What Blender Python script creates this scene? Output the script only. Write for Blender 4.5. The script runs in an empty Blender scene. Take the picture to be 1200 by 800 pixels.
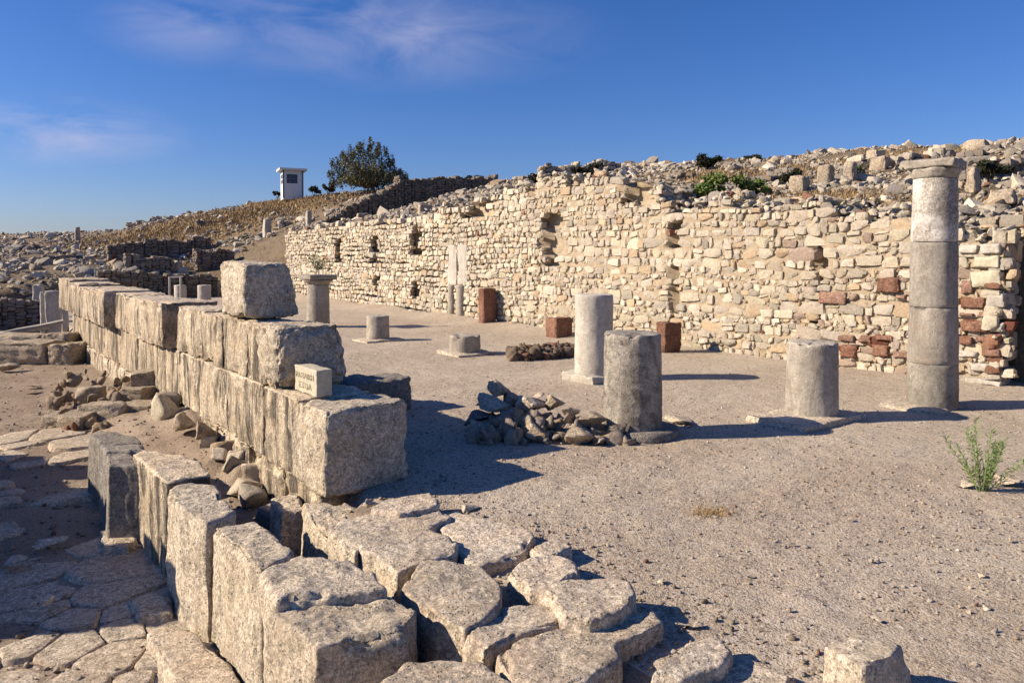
import bpy, math, random
import numpy as np
from mathutils import Vector
random.seed(7); RNG = np.random.default_rng(11)
scene = bpy.context.scene
R = math.radians

# ------------------------------------------------------------------ camera
F, EYE = 870.0, 2.2                       # focal length in 1200-px pixels, eye height above the stoa floor
PITCH = math.radians(1.5)                # nearly level; the frame is shifted down
VC = 300+F*math.tan(PITCH)                 # picture row of the optical axis
cam_d = bpy.data.cameras.new('camera'); cam = bpy.data.objects.new('camera', cam_d)
scene.collection.objects.link(cam); scene.camera = cam
cam.location = (0, 0, EYE); cam.rotation_euler = (math.pi/2 - PITCH, 0, 0)
cam_d.sensor_width = 36; cam_d.lens = 36*F/1200; cam_d.shift_y = -(400-VC)/1200; cam_d.clip_start = .05; cam_d.clip_end = 60000
scene.render.resolution_x = 1024; scene.render.resolution_y = 682

# ------------------------------------------------------------------ light
SUN_AZ = (-.996, -.09); SUN_EL = R(29)
world = bpy.data.worlds.new('World'); scene.world = world; world.use_nodes = True
def build_world():
    nt = world.node_tree; nt.nodes.clear(); N = nt.nodes.new; L = nt.links.new
    out = N('ShaderNodeOutputWorld'); bg = N('ShaderNodeBackground'); bg.inputs[1].default_value = .05
    sky = N('ShaderNodeTexSky'); sky.sky_type = 'NISHITA'; sky.sun_disc = False
    sky.sun_elevation = SUN_EL; sky.sun_rotation = math.atan2(SUN_AZ[0], SUN_AZ[1]) % (2*math.pi)
    sky.altitude = 400; sky.air_density = 1.15; sky.dust_density = .5; sky.ozone_density = 5.0
    tc = N('ShaderNodeTexCoord')
    def blob(d, rad, sx, sy):
        # wide soft mask round a direction of the sky
        v = Vector(d).normalized(); az = math.atan2(v.x, v.y)
        m = N('ShaderNodeMapping'); m.vector_type = 'POINT'
        m.inputs['Rotation'].default_value = (0, 0, az)
        L(tc.outputs['Generated'], m.inputs[0])
        s = N('ShaderNodeVectorMath'); s.operation = 'SUBTRACT'
        s.inputs[1].default_value = (0, math.sqrt(1 - v.z**2), v.z); L(m.outputs[0], s.inputs[0])
        k = N('ShaderNodeVectorMath'); k.operation = 'MULTIPLY'; k.inputs[1].default_value = (sx, 1, sy); L(s.outputs[0], k.inputs[0])
        ln = N('ShaderNodeVectorMath'); ln.operation = 'LENGTH'; L(k.outputs[0], ln.inputs[0])
        r = N('ShaderNodeMapRange'); r.interpolation_type = 'SMOOTHSTEP'
        r.inputs[1].default_value = rad; r.inputs[2].default_value = 0; L(ln.outputs['Value'], r.inputs[0])
        return r.outputs[0]
    def d(u, v):
        x = u-600; y = VC-v
        return (x, F*math.cos(PITCH)+y*math.sin(PITCH), -F*math.sin(PITCH)+y*math.cos(PITCH))
    b1 = blob(d(440, 38), .34, 1.0, 4.2); b2 = blob(d(85, 155), .13, .9, 2.6); b3 = blob(d(215, 30), .12, .9, 2.2)
    mx = N('ShaderNodeMath'); mx.operation = 'MAXIMUM'; L(b1, mx.inputs[0]); b2m = N('ShaderNodeMath'); b2m.operation = 'MULTIPLY'; b2m.inputs[1].default_value = 1.8; L(b2, b2m.inputs[0]); L(b2m.outputs[0], mx.inputs[1])
    mx2 = N('ShaderNodeMath'); mx2.operation = 'MAXIMUM'; L(mx.outputs[0], mx2.inputs[0]); L(b3, mx2.inputs[1])
    mp = N('ShaderNodeMapping'); mp.inputs['Scale'].default_value = (5, 5, 15); L(tc.outputs['Generated'], mp.inputs[0])
    nz = N('ShaderNodeTexNoise'); nz.inputs['Scale'].default_value = 1.3; nz.inputs['Detail'].default_value = 7; nz.inputs['Roughness'].default_value = .55
    nz.inputs['Distortion'].default_value = .5
    L(mp.outputs[0], nz.inputs['Vector'])
    nr = N('ShaderNodeMapRange'); nr.inputs[1].default_value = .36; nr.inputs[2].default_value = .72; L(nz.outputs[0], nr.inputs[0])
    mu = N('ShaderNodeMath'); mu.operation = 'MULTIPLY'; L(mx2.outputs[0], mu.inputs[0]); L(nr.outputs[0], mu.inputs[1])
    mu2 = N('ShaderNodeMath'); mu2.operation = 'MULTIPLY'; mu2.inputs[1].default_value = .5; mu2.use_clamp = True; L(mu.outputs[0], mu2.inputs[0])
    hs = N('ShaderNodeHueSaturation'); hs.inputs['Saturation'].default_value = 1.2; hs.inputs['Value'].default_value = 1.06; L(sky.outputs[0], hs.inputs['Color'])
    tint = N('ShaderNodeMixRGB'); tint.blend_type = 'MULTIPLY'; tint.inputs[0].default_value = 1; tint.inputs[2].default_value = (.98, 1.0, 1.42, 1); L(hs.outputs[0], tint.inputs[1])
    mix = N('ShaderNodeMixRGB'); mix.inputs[2].default_value = (7.6, 7.4, 9.6, 1); L(mu2.outputs[0], mix.inputs[0]); L(tint.outputs[0], mix.inputs[1])
    L(mix.outputs[0], bg.inputs[0]); L(bg.outputs[0], out.inputs[0])
build_world()
sd = bpy.data.lights.new('sun', 'SUN'); sd.energy = 5.0; sd.angle = R(.5); sd.color = (1, .87, .70)
sun = bpy.data.objects.new('sun', sd); scene.collection.objects.link(sun)
ce = math.cos(SUN_EL); to_sun = Vector((SUN_AZ[0]*ce, SUN_AZ[1]*ce, math.sin(SUN_EL)))
sun.rotation_euler = to_sun.to_track_quat('Z', 'Y').to_euler(); sun.location = to_sun*60
scene.view_settings.view_transform = 'Standard'; scene.view_settings.look = 'None'
scene.cycles.max_bounces = 6; scene.cycles.diffuse_bounces = 1
scene.view_settings.exposure = 0.68; scene.view_settings.gamma = 1

# ------------------------------------------------------------------ coordinates
TH = math.atan(665*math.cos(PITCH)/F); SN, CS = math.sin(TH), math.cos(TH)
def W(s, t, z=0.):
    """stoa frame (s along the stoa, t across it) -> world"""
    return np.stack(np.broadcast_arrays(-np.asarray(s)*SN+np.asarray(t)*CS, np.asarray(s)*CS+np.asarray(t)*SN, z), -1).astype(float)
def ray(u, v):
    x = u-600; y = VC-v
    return (x, F*math.cos(PITCH)+y*math.sin(PITCH), -F*math.sin(PITCH)+y*math.cos(PITCH))
def at(u, v, z=0.):
    """where the photograph's point (u, v) meets the level z"""
    r = ray(u, v); k = (z-EYE)/r[2]; return np.array((r[0]*k, r[1]*k, z))
def atY(u, v, Y):
    r = ray(u, v); k = Y/r[1]; return np.array((r[0]*k, Y, EYE+r[2]*k))
def st(p): return (-p[0]*SN+p[1]*CS, p[0]*CS+p[1]*SN)
def onT(u, v, t):
    """point on the upright plane at across-distance t -> (s, z)"""
    r = ray(u, v); k = t/(r[0]*CS+r[1]*SN); p = (r[0]*k, r[1]*k); return st(p)[0], EYE+r[2]*k
D = np.array((-SN, CS, 0)); T = np.array((CS, SN, 0)); UP = np.array((0, 0, 1.))

# ------------------------------------------------------------------ noise
def _h(ix, iy, iz, seed):
    n = (ix.astype(np.uint32)*np.uint32(374761393)) ^ (iy.astype(np.uint32)*np.uint32(668265263)) ^ (iz.astype(np.uint32)*np.uint32(2147483647)) ^ np.uint32((seed*144665+12345) & 0xffffffff)
    n = (n ^ (n >> np.uint32(13)))*np.uint32(1274126177); n = (n ^ (n >> np.uint32(16)))*np.uint32(2246822519); n ^= n >> np.uint32(15)
    return n.astype(np.float64)/4294967295.*2-1
def vnoise(P, seed=0):
    P = np.asarray(P, float); f = np.floor(P); w = P-f; w = w*w*w*(w*(w*6-15)+10)
    i = f.astype(np.int64); x, y, z = i[..., 0], i[..., 1], i[..., 2]; a, b, c = w[..., 0], w[..., 1], w[..., 2]
    h = lambda dx, dy, dz: _h(x+dx, y+dy, z+dz, seed)
    l = lambda p, q, k: p+(q-p)*k
    return l(l(l(h(0,0,0), h(1,0,0), a), l(h(0,1,0), h(1,1,0), a), b), l(l(h(0,0,1), h(1,0,1), a), l(h(0,1,1), h(1,1,1), a), b), c)
def fbm(P, sc=1., oc=4, seed=0, ro=.5):
    P = np.asarray(P, float)*sc; r = 0; a = 1.; n = 0.
    for k in range(oc):
        r = r+a*vnoise(P+k*17.3, seed+k); n += a; a *= ro; P = P*2.03
    return r/n
def fbm2(x, y, sc=1., oc=4, seed=0, ro=.5):
    x = np.asarray(x, float); return fbm(np.stack([x, np.asarray(y, float), np.zeros_like(x)+.37], -1), sc, oc, seed, ro)
def sstep(a, b, x):
    k = np.clip((np.asarray(x, float)-a)/(b-a), 0, 1); return k*k*(3-2*k)

# ------------------------------------------------------------------ objects
def tag(o, label=None, cat=None, group=None, kind=None):
    if label: o['label'] = label
    if cat: o['category'] = cat
    if group: o['group'] = group
    if kind: o['kind'] = kind
    return o
def thing(name, loc, label, cat, group=None):
    o = bpy.data.objects.new(name, None); scene.collection.objects.link(o); o.location = [float(c) for c in loc]
    o.empty_display_size = .2; return tag(o, label, cat, group)
def obj(name, V, Fc, mat, parent=None, smooth=True, col=None, dry=None):
    """V (n,3) world coordinates; Fc an (m,k) array or a list of faces"""
    V = np.asarray(V, float)
    if parent is not None: org = np.array(parent.matrix_basis.translation); 
    else: org = np.array(((V[:,0].min()+V[:,0].max())/2, (V[:,1].min()+V[:,1].max())/2, V[:,2].min()))
    if parent is not None and parent.parent is not None: org = org+np.array(parent.parent.matrix_basis.translation)
    me = bpy.data.meshes.new(name)
    if isinstance(Fc, np.ndarray):
        m, k = Fc.shape
        me.vertices.add(len(V)); me.vertices.foreach_set('co', (V-org).ravel().astype(np.float32))
        me.loops.add(m*k); me.loops.foreach_set('vertex_index', Fc.ravel().astype(np.int32))
        me.polygons.add(m); me.polygons.foreach_set('loop_start', (np.arange(m)*k).astype(np.int32))
        try: me.polygons.foreach_set('loop_total', np.full(m, k, np.int32))
        except Exception: pass
        me.update(calc_edges=True); me.validate()
    else:
        me.from_pydata((V-org).tolist(), [], [list(map(int, f)) for f in Fc]); me.update()
    if smooth: me.polygons.foreach_set('use_smooth', np.ones(len(me.polygons), bool))
    if smooth and col is not None: me.set_sharp_from_angle(angle=R(28))
    if col is not None:
        a = me.color_attributes.new('col', 'FLOAT_COLOR', 'POINT')
        a.data.foreach_set('color', np.concatenate([col, np.ones((len(col), 1))], 1).ravel().astype(np.float32))
    if dry is not None:
        a = me.attributes.new('dry', 'FLOAT', 'POINT'); a.data.foreach_set('value', np.asarray(dry, np.float32).ravel())
    o = bpy.data.objects.new(name, me); scene.collection.objects.link(o)
    if mat: me.materials.append(mat)
    if parent is not None:
        o.parent = parent; o.location = (0, 0, 0)
    else: o.location = org
    return o

# ------------------------------------------------------------------ materials
def mat(name, build):
    m = bpy.data.materials.new(name); m.use_nodes = True; nt = m.node_tree; nt.nodes.clear()
    out = nt.nodes.new('ShaderNodeOutputMaterial'); b = nt.nodes.new('ShaderNodeBsdfPrincipled')
    b.inputs['Specular IOR Level'].default_value = .15; b.inputs['Roughness'].default_value = .95
    nt.links.new(b.outputs[0], out.inputs[0]); build(Nd(nt), b); return m
class Nd:
    def __init__(s, nt): s.nt = nt
    def new(s, t): return s.nt.nodes.new(t)
    def link(s, a, b): s.nt.links.new(a, b)
    def pos(s, scale=(1, 1, 1), rot=0):
        g = s.new('ShaderNodeNewGeometry'); m = s.new('ShaderNodeMapping'); m.inputs['Scale'].default_value = scale
        if rot:                                           # turn first so that x runs along the stoa
            r = s.new('ShaderNodeMapping'); r.inputs['Rotation'].default_value = (0, 0, rot); s.link(g.outputs['Position'], r.inputs[0]); s.link(r.outputs[0], m.inputs[0])
        else: s.link(g.outputs['Position'], m.inputs[0])
        return m.outputs[0]
    def noise(s, sc, det=5, ro=.55, vec=None, dist=0):
        n = s.new('ShaderNodeTexNoise'); n.inputs['Scale'].default_value = sc; n.inputs['Detail'].default_value = det; n.inputs['Roughness'].default_value = ro
        n.inputs['Distortion'].default_value = dist
        s.link(vec if vec is not None else s.pos(), n.inputs['Vector']); return n.outputs[0]
    def voro(s, sc, vec=None, feat='F1', out='Distance'):
        n = s.new('ShaderNodeTexVoronoi'); n.feature = feat; n.inputs['Scale'].default_value = sc
        s.link(vec if vec is not None else s.pos(), n.inputs['Vector']); return n.outputs[out]
    def rng(s, v, a, b, c=0., d=1.):
        r = s.new('ShaderNodeMapRange'); s.link(v, r.inputs[0])
        for i, q in enumerate((a, b, c, d)): r.inputs[i+1].default_value = q
        return r.outputs[0]
    def mix(s, f, a, b, mode='MIX'):
        m = s.new('ShaderNodeMixRGB'); m.blend_type = mode
        for k, q in ((0, f), (1, a), (2, b)):
            if isinstance(q, (int, float)): m.inputs[k].default_value = q
            elif isinstance(q, tuple): m.inputs[k].default_value = (*q, 1)
            else: s.link(q, m.inputs[k])
        return m.outputs[0]
    def math(s, op, a, b=0.):
        m = s.new('ShaderNodeMath'); m.operation = op
        for k, q in ((0, a), (1, b)):
            if isinstance(q, (int, float)): m.inputs[k].default_value = q
            else: s.link(q, m.inputs[k])
        return m.outputs[0]
    def attr(s, n, out='Color'):
        a = s.new('ShaderNodeAttribute'); a.attribute_name = n; return a.outputs[out]
    def bump(s, b, *hs):
        """hs: (height socket, distance) chained"""
        prev = None
        for h, dist in hs:
            n = s.new('ShaderNodeBump'); n.inputs['Strength'].default_value = 1; n.inputs['Distance'].default_value = dist
            s.link(h, n.inputs['Height'])
            if prev: s.link(prev, n.inputs['Normal'])
            prev = n.outputs[0]
        s.link(prev, b.inputs['Normal'])
    def nz(s):
        g = s.new('ShaderNodeNewGeometry'); x = s.new('ShaderNodeSeparateXYZ'); s.link(g.outputs['Normal'], x.inputs[0]); return x.outputs[2]

TH_ROT = -(math.pi/2+TH)              # turns the along-axis of the stoa onto x
def stone_mat(name, c1, c2, dark, streak=0., lichen=.35, ochre=None, pit=1., ocf=.5, grain=1., patch=.3):
    def B(n, b):
        base = n.mix(n.rng(n.noise(1.7, 6), .38, .62), c1, c2)
        g = n.noise(24, 9, .82); g2 = n.noise(75, 6, .8)
        base = n.mix(n.rng(g, .45, .56), n.mix(1., base, (.72, .70, .67), 'MULTIPLY'), n.mix(1., base, (1.30, 1.29, 1.28), 'MULTIPLY'))
        base = n.mix(n.rng(g2, .44, .55), n.mix(1., base, (.70, .68, .66), 'MULTIPLY'), n.mix(1., base, (1.26, 1.26, 1.25), 'MULTIPLY'))
        flat = n.mix(n.rng(n.noise(1.7, 6), .38, .62), c1, c2)
        if grain < 1: base = n.mix(grain, flat, base)
        oi = n.new('ShaderNodeObjectInfo').outputs['Random']
        base = n.mix(1., base, n.mix(oi, (.86, .84, .81), (1.06, 1.05, 1.04)), 'MULTIPLY')
        wp = n.rng(n.noise(2.7, 8, .68, None, .8), .50, .60)
        base = n.mix(n.math('MULTIPLY', wp, patch), base, n.mix(1., base, (.42, .39, .36), 'MULTIPLY'))
        if ochre: base = n.mix(n.math('MULTIPLY', n.rng(n.noise(3.1, 6, .65), .5, .68), ocf), base, ochre)
        sp = n.math('MULTIPLY', n.rng(n.noise(9, 9, .8), .5, .58), n.rng(n.noise(2.3, 3), .35, .65))
        base = n.mix(n.math('MULTIPLY', sp, lichen), base, dark)
        sp2 = n.rng(n.noise(60, 5, .75), .57, .63)
        base = n.mix(n.math('MULTIPLY', sp2, lichen*.8), base, dark)
        if streak:
            v = n.pos((4.6, 1.2, .75), TH_ROT); v2 = n.pos((19, 3, 1.8), TH_ROT)
            s1 = n.rng(n.noise(1, 9, .74, v, .9), .44, .56); s2 = n.rng(n.noise(1, 5, .65, v2), .48, .57)
            br = n.rng(n.noise(1.3, 5, .6), .30, .52)
            up = n.rng(n.math('ABSOLUTE', n.nz()), .5, .25)
            f = n.math('MULTIPLY', n.math('MULTIPLY', n.math('MULTIPLY', n.math('MAXIMUM', s1, n.math('MULTIPLY', s2, .45)), up), br), streak)
            base = n.mix(f, base, (.085, .07, .055))
        pits = n.math('MULTIPLY', n.rng(n.voro(34, None), .34, .12), n.rng(n.noise(9, 5), .46, .56))
        base = n.mix(n.math('MULTIPLY', pits, .55*min(1, pit)), base, dark)
        n.link(base, b.inputs['Base Color'])
        n.bump(b, (n.noise(9, 10, .72), .022*pit), (n.math('MULTIPLY', pits, -1), .010*pit), (n.noise(60, 6, .75), .0055*pit))
    return mat(name, B)
M = {}
M['ashlar'] = stone_mat('limestone_ashlar', (.64, .545, .41), (.57, .49, .38), (.13, .115, .095), streak=1.0, lichen=.4, ochre=(.50, .34, .18), ocf=.4)
M['block'] = stone_mat('rough_limestone', (.565, .50, .40), (.60, .515, .40), (.13, .12, .105), lichen=.5, ochre=(.54, .42, .28), pit=1.3)
M['slab'] = stone_mat('floor_limestone', (.56, .495, .40), (.60, .51, .395), (.16, .145, .125), lichen=.3, ochre=(.52, .38, .26), pit=1.1)
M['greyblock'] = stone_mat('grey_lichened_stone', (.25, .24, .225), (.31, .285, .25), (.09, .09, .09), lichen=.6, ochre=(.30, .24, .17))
M['column'] = stone_mat('grey_marble', (.38, .345, .29), (.44, .40, .335), (.13, .12, .11), lichen=.4, ochre=(.36, .30, .22), pit=.5, grain=.45, streak=.35, patch=.4)
M['palecolumn'] = stone_mat('pale_marble', (.56, .52, .45), (.48, .44, .38), (.2, .19, .17), lichen=.2, pit=.4, grain=.4, streak=.2, patch=.25)
M['red'] = stone_mat('red_tuff', (.21, .105, .07), (.27, .155, .11), (.07, .045, .035), lichen=.5, pit=1.)
M['redgrey'] = stone_mat('dull_red_stone', (.27, .15, .11), (.30, .20, .155), (.1, .07, .06), lichen=.4)
M['rubble'] = stone_mat('heap_limestone', (.47, .395, .30), (.40, .34, .265), (.1, .09, .075), lichen=.4, ochre=(.42, .31, .2))
def B(n, b):
    c = n.attr('col'); c = n.mix(n.rng(n.noise(22, 6, .7), .3, .7), n.mix(1., c, (.74, .72, .70), 'MULTIPLY'), n.mix(1., c, (1.12, 1.12, 1.12), 'MULTIPLY'))
    c = n.mix(n.math('MULTIPLY', n.rng(n.noise(7, 5, .7), .54, .64), .35), c, (.2, .165, .12))
    n.link(c, b.inputs['Base Color']); n.bump(b, (n.noise(18, 7, .7), .03), (n.noise(80, 4, .7), .006))
M['masonry'] = mat('rubble_masonry_stone', B)
def B(n, b):
    c = n.mix(n.rng(n.noise(5, 6, .7), .35, .65), (.40, .31, .21), (.54, .44, .31)); n.link(c, b.inputs['Base Color']); n.bump(b, (n.noise(30, 8, .75), .04))
M['mortar'] = mat('earth_mortar', B)
def B(n, b):
    c = n.mix(n.rng(n.noise(.35, 5), .35, .65), (.43, .35, .255), (.48, .40, .30))
    c = n.mix(n.math('MULTIPLY', n.rng(n.noise(.9, 6, .65, n.pos((1, 1, 1))), .48, .66), .55), c, (.55, .465, .35))
    c = n.mix(n.math('MULTIPLY', n.rng(n.noise(.16, 4, .6), .45, .58), .5), c, (.40, .30, .215))
    c = n.mix(n.math('MULTIPLY', n.rng(n.noise(.55, 5, .6, n.pos((1, .35, 1), TH_ROT)), .5, .62), .45), c, (.56, .475, .37))
    g = n.noise(60, 6, .8); c = n.mix(n.rng(g, .40, .60), n.mix(1., c, (.72, .70, .68), 'MULTIPLY'), n.mix(1., c, (1.24, 1.24, 1.24), 'MULTIPLY'))
    vo = n.voro(46, None, 'F1', 'Color'); sx = n.new('ShaderNodeSeparateColor'); n.link(vo, sx.inputs[0])
    c = n.mix(n.math('MULTIPLY', n.rng(sx.outputs[0], .80, .86), .5), c, (.62, .55, .46))
    c = n.mix(n.math('MULTIPLY', n.rng(sx.outputs[1], .84, .9), .6), c, (.16, .125, .1))
    n.link(c, b.inputs['Base Color'])
    vd = n.voro(46); n.bump(b, (n.noise(3, 6, .6), .05), (n.rng(vd, .5, 0), .006), (n.voro(120), .003), (n.noise(40, 7, .75), .009))
M['ground'] = mat('gravel_earth', B)
def B(n, b):
    c = n.mix(n.rng(n.noise(.8, 6, .65), .35, .65), (.26, .195, .14), (.36, .285, .21))
    g = n.noise(50, 7, .8); c = n.mix(n.rng(g, .40, .60), n.mix(1., c, (.68, .66, .64), 'MULTIPLY'), n.mix(1., c, (1.24, 1.24, 1.24), 'MULTIPLY'))
    n.link(c, b.inputs['Base Color']); n.bump(b, (n.noise(4, 7, .65), .05), (n.noise(40, 7, .75), .010))
M['street'] = mat('street_earth', B)
def B(n, b):
    c = n.mix(n.rng(n.noise(1.1, 6, .65), .35, .65), (.25, .18, .115), (.36, .28, .19))
    c = n.mix(n.rng(n.noise(14, 6, .75), .3, .7), n.mix(1., c, (.6, .58, .55), 'MULTIPLY'), c)
    dry = n.attr('dry', 'Fac'); c = n.mix(n.math('MULTIPLY', dry, .9), c, n.mix(n.rng(n.noise(2.5, 6, .7), .35, .65), (.34, .24, .13), (.26, .18, .10)))
    n.link(c, b.inputs['Base Color']); n.bump(b, (n.noise(4, 8, .7), .25), (n.noise(25, 5, .7), .03))
M['hill'] = mat('hillside_earth', B)
def plain(name, c, rough=.9, var=.25, sc=8, trans=0):
    def B(n, b):
        n.link(n.mix(n.rng(n.noise(sc, 4), .3, .7), tuple(x*(1-var) for x in c), tuple(x*(1+var) for x in c)), b.inputs['Base Color']); b.inputs['Roughness'].default_value = rough
    return mat(name, B)
def leafmat(name, c, d):
    def B(n, b):
        n.link(n.mix(n.rng(n.noise(1.6, 3), .35, .65), c, d), b.inputs['Base Color']); b.inputs['Roughness'].default_value = .6
    return mat(name, B)
M['leaf'] = leafmat('olive_leaves', (.095, .10, .045), (.175, .15, .075))
M['shrubleaf'] = leafmat('shrub_leaves', (.10, .15, .035), (.16, .20, .06))
M['darkleaf'] = leafmat('dark_shrub_leaves', (.028, .032, .018), (.05, .05, .026))
M['plantleaf'] = leafmat('plant_leaves', (.16, .24, .07), (.24, .30, .10))
M['sign'] = plain('cut_pale_stone', (.47, .42, .31), var=.16, sc=22)
M['bark'] = plain('bark', (.13, .10, .075))
M['drygrass'] = plain('dry_grass_blades', (.34, .235, .12), var=.35, sc=2)
M['white'] = plain('white_painted_boards', (.72, .71, .66), var=.06)
M['frame'] = plain('grey_painted_frame', (.16, .17, .19), var=.1)
def B(n, b):
    b.inputs['Base Color'].default_value = (.03, .04, .06, 1); b.inputs['Roughness'].default_value = .08; b.inputs['Specular IOR Level'].default_value = .5
M['glass'] = mat('dark_window_glass', B)
M['letter'] = plain('carved_letter_shade', (.36, .30, .2), var=.1)
def B(n, b):
    b.inputs['Base Color'].default_value = (.02, .06, .14, 1); b.inputs['Roughness'].default_value = .2; n.bump(b, (n.noise(.05, 5), 2.))
M['sea'] = mat('sea_water', B)

# ------------------------------------------------------------------ shape makers
_cg = {}
def cube_grid(n):
    if n in _cg: return _cg[n]
    idx = {}; V = []; Fq = []
    def vid(p):
        if p not in idx: idx[p] = len(V); V.append(p)
        return idx[p]
    for ax in range(3):
        a, b = (ax+1) % 3, (ax+2) % 3
        for sd_ in (0, n):
            for i in range(n):
                for j in range(n):
                    q = []
                    for (di, dj) in ((0, 0), (1, 0), (1, 1), (0, 1)):
                        p = [0, 0, 0]; p[ax] = sd_; p[a] = i+di; p[b] = j+dj; q.append(vid(tuple(p)))
                    if sd_ == 0: q = q[::-1]
                    Fq.append(q)
    _cg[n] = (np.array(V, float)/n*2-1, np.array(Fq)); return _cg[n]
def vnormals(V, Q):
    a = V[Q[:, 2]]-V[Q[:, 0]]; b = V[Q[:, 3]]-V[Q[:, 1]] if Q.shape[1] == 4 else V[Q[:, 2]]-V[Q[:, 1]]
    n = np.cross(a, b); N = np.zeros_like(V)
    for k in range(Q.shape[1]): np.add.at(N, Q[:, k], n)
    return N/(np.linalg.norm(N, axis=1, keepdims=True)+1e-9)
def weather(V, Q, amp, seed, edge=None, chip=0.):
    N = vnormals(V, Q)
    d = amp*(1.3*fbm(V, 2.4, 3, seed)+.75*fbm(V, 8, 4, seed+5)+.3*fbm(V, 30, 3, seed+9))
    if edge is not None and chip:
        c = sstep(-.05, .45, fbm(V, 3.2, 4, seed+21)); d = d-edge*c*chip - edge*chip*.35*np.abs(fbm(V, 11, 3, seed+33))*2
    return V+N*d[:, None]
_seed = [100]
def block(name, C8, m, parent=None, r=.035, amp=.012, chip=.05, n=26):
    """C8: 8 corners, bottom ring then top ring, counter-clockwise from above"""
    _seed[0] += 7; sd_ = _seed[0]; C8 = np.array(C8, float)
    P, Q = cube_grid(n); P = np.sin(P*math.pi/2)*.55+P*.45
    h = np.array((np.linalg.norm(C8[1]-C8[0]), np.linalg.norm(C8[3]-C8[0]), np.linalg.norm(C8[4]-C8[0])))/2
    ri = np.minimum(r/h, .45); core = np.clip(P, -(1-ri), 1-ri); dd = (P-core)/ri; L = np.linalg.norm(dd, axis=1, keepdims=True)
    K = core+ri*dd/np.maximum(L, 1)
    e = np.sort(np.abs(P)+ (-1) + np.minimum(.16/h, .6), axis=1)/np.minimum(.16/h, .6).max(); edge = np.clip(e[:, 1], 0, 1)
    x, y, z = [(K[:, i]+1)/2 for i in range(3)]
    V = 0
    for i, (wx, wy, wz) in enumerate(((0,0,0),(1,0,0),(1,1,0),(0,1,0),(0,0,1),(1,0,1),(1,1,1),(0,1,1))):
        w = (x if wx else 1-x)*(y if wy else 1-y)*(z if wz else 1-z); V = V+w[:, None]*C8[i]
    V = weather(V, Q, amp, sd_, edge, chip)
    return obj(name, V, Q, m, parent)
def box8(s0, s1, t0, t1, z0, z1, jit=.0):
    # x axis = t, y axis = s so the ring is counter-clockwise from above
    c = [(s0, t0, z0), (s0, t1, z0), (s1, t1, z0), (s1, t0, z0), (s0, t0, z1), (s0, t1, z1), (s1, t1, z1), (s1, t0, z1)]
    return [W(s, t, z)+RNG.uniform(-jit, jit, 3) for s, t, z in c]
def resample(poly, m):
    poly = np.asarray(poly, float); L = np.linalg.norm(np.roll(poly, -1, 0)-poly, axis=1); cum = np.concatenate([[0], np.cumsum(L)]); t = np.linspace(0, cum[-1], m, endpoint=False)
    P = np.vstack([poly, poly[:1]]); return np.stack([np.interp(t, cum, P[:, k]) for k in range(2)], 1)
def slab_mesh(poly, zt, zb, amp=.015, seg_n=72, rings=12, r=.03, grow=.04, tilt=(0, 0), wob=.04, side=8, expand=0.):
    """poly: world xy outline, star-shaped about its centre"""
    m = seg_n; _seed[0] += 7; sd_ = _seed[0]; P = resample(poly, m)
    if np.sum(P[:, 0]*np.roll(P[:, 1], -1)-np.roll(P[:, 0], -1)*P[:, 1]) < 0: P = P[::-1]
    P = (np.roll(P, 1, 0)+2*P+np.roll(P, -1, 0))/4
    c = P.mean(0); P = c+(P-c)*(1+expand/np.linalg.norm(P-c, axis=1, keepdims=True)); rad = np.linalg.norm(P-c, axis=1, keepdims=True)
    w = fbm(np.concatenate([P, np.full((m, 1), .3)], 1), 7, 3, sd_)[:, None]; P = c+(P-c)*(1+w*wob/np.maximum(rad, .05))
    V = [np.array([[c[0], c[1], zt]])]
    for k in range(1, rings+1):
        q = (k/rings)**.85; V.append(np.concatenate([c+(P-c)*(q*(1-r/rad)), np.full((m, 1), zt)], 1))
    V.append(np.concatenate([c+(P-c)*(1-.3*r/rad), np.full((m, 1), zt-.3*r)], 1))
    for k in range(side+1):
        q = k/side; V.append(np.concatenate([c+(P-c)*(1+grow*q/rad), np.full((m, 1), zt-r+(zb-zt+r)*q)], 1))
    nr = len(V)-1; V = np.vstack(V); V[:, 2] += (V[:, 0]-c[0])*tilt[0]+(V[:, 1]-c[1])*tilt[1]
    Fq = []; i = np.arange(m); j = (i+1) % m
    tri = np.stack([np.zeros(m, int), 1+i, 1+j, 1+j], 1)
    q = [np.stack([1+k*m+i, 1+(k+1)*m+i, 1+(k+1)*m+j, 1+k*m+j], 1) for k in range(nr-1)]
    Q = np.vstack(q)
    edge = np.zeros(len(V)); edge[1+(rings-2)*m:1+(rings+2)*m] = 1
    N = vnormals(V, Q); d = amp*(1.3*fbm(V, 2.4, 3, sd_)+.8*fbm(V, 8, 4, sd_+5)+.35*fbm(V, 30, 3, sd_+9)) - edge*amp*1.8*sstep(0, .5, fbm(V, 5, 3, sd_+3))
    N[0] = UP; V = V+N*d[:, None]
    F_ = [tuple(f[:3]) for f in tri]+[tuple(f) for f in Q]
    return V, F_
def slab(name, px, zt, zb, m, label=None, cat=None, group=None, parent=None, **k):
    V, F_ = slab_mesh([at(u, v, zt)[:2] for u, v in px], zt, zb, **k)
    o = obj(name, V, F_, m, parent); tag(o, label, cat, group); return o

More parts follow.
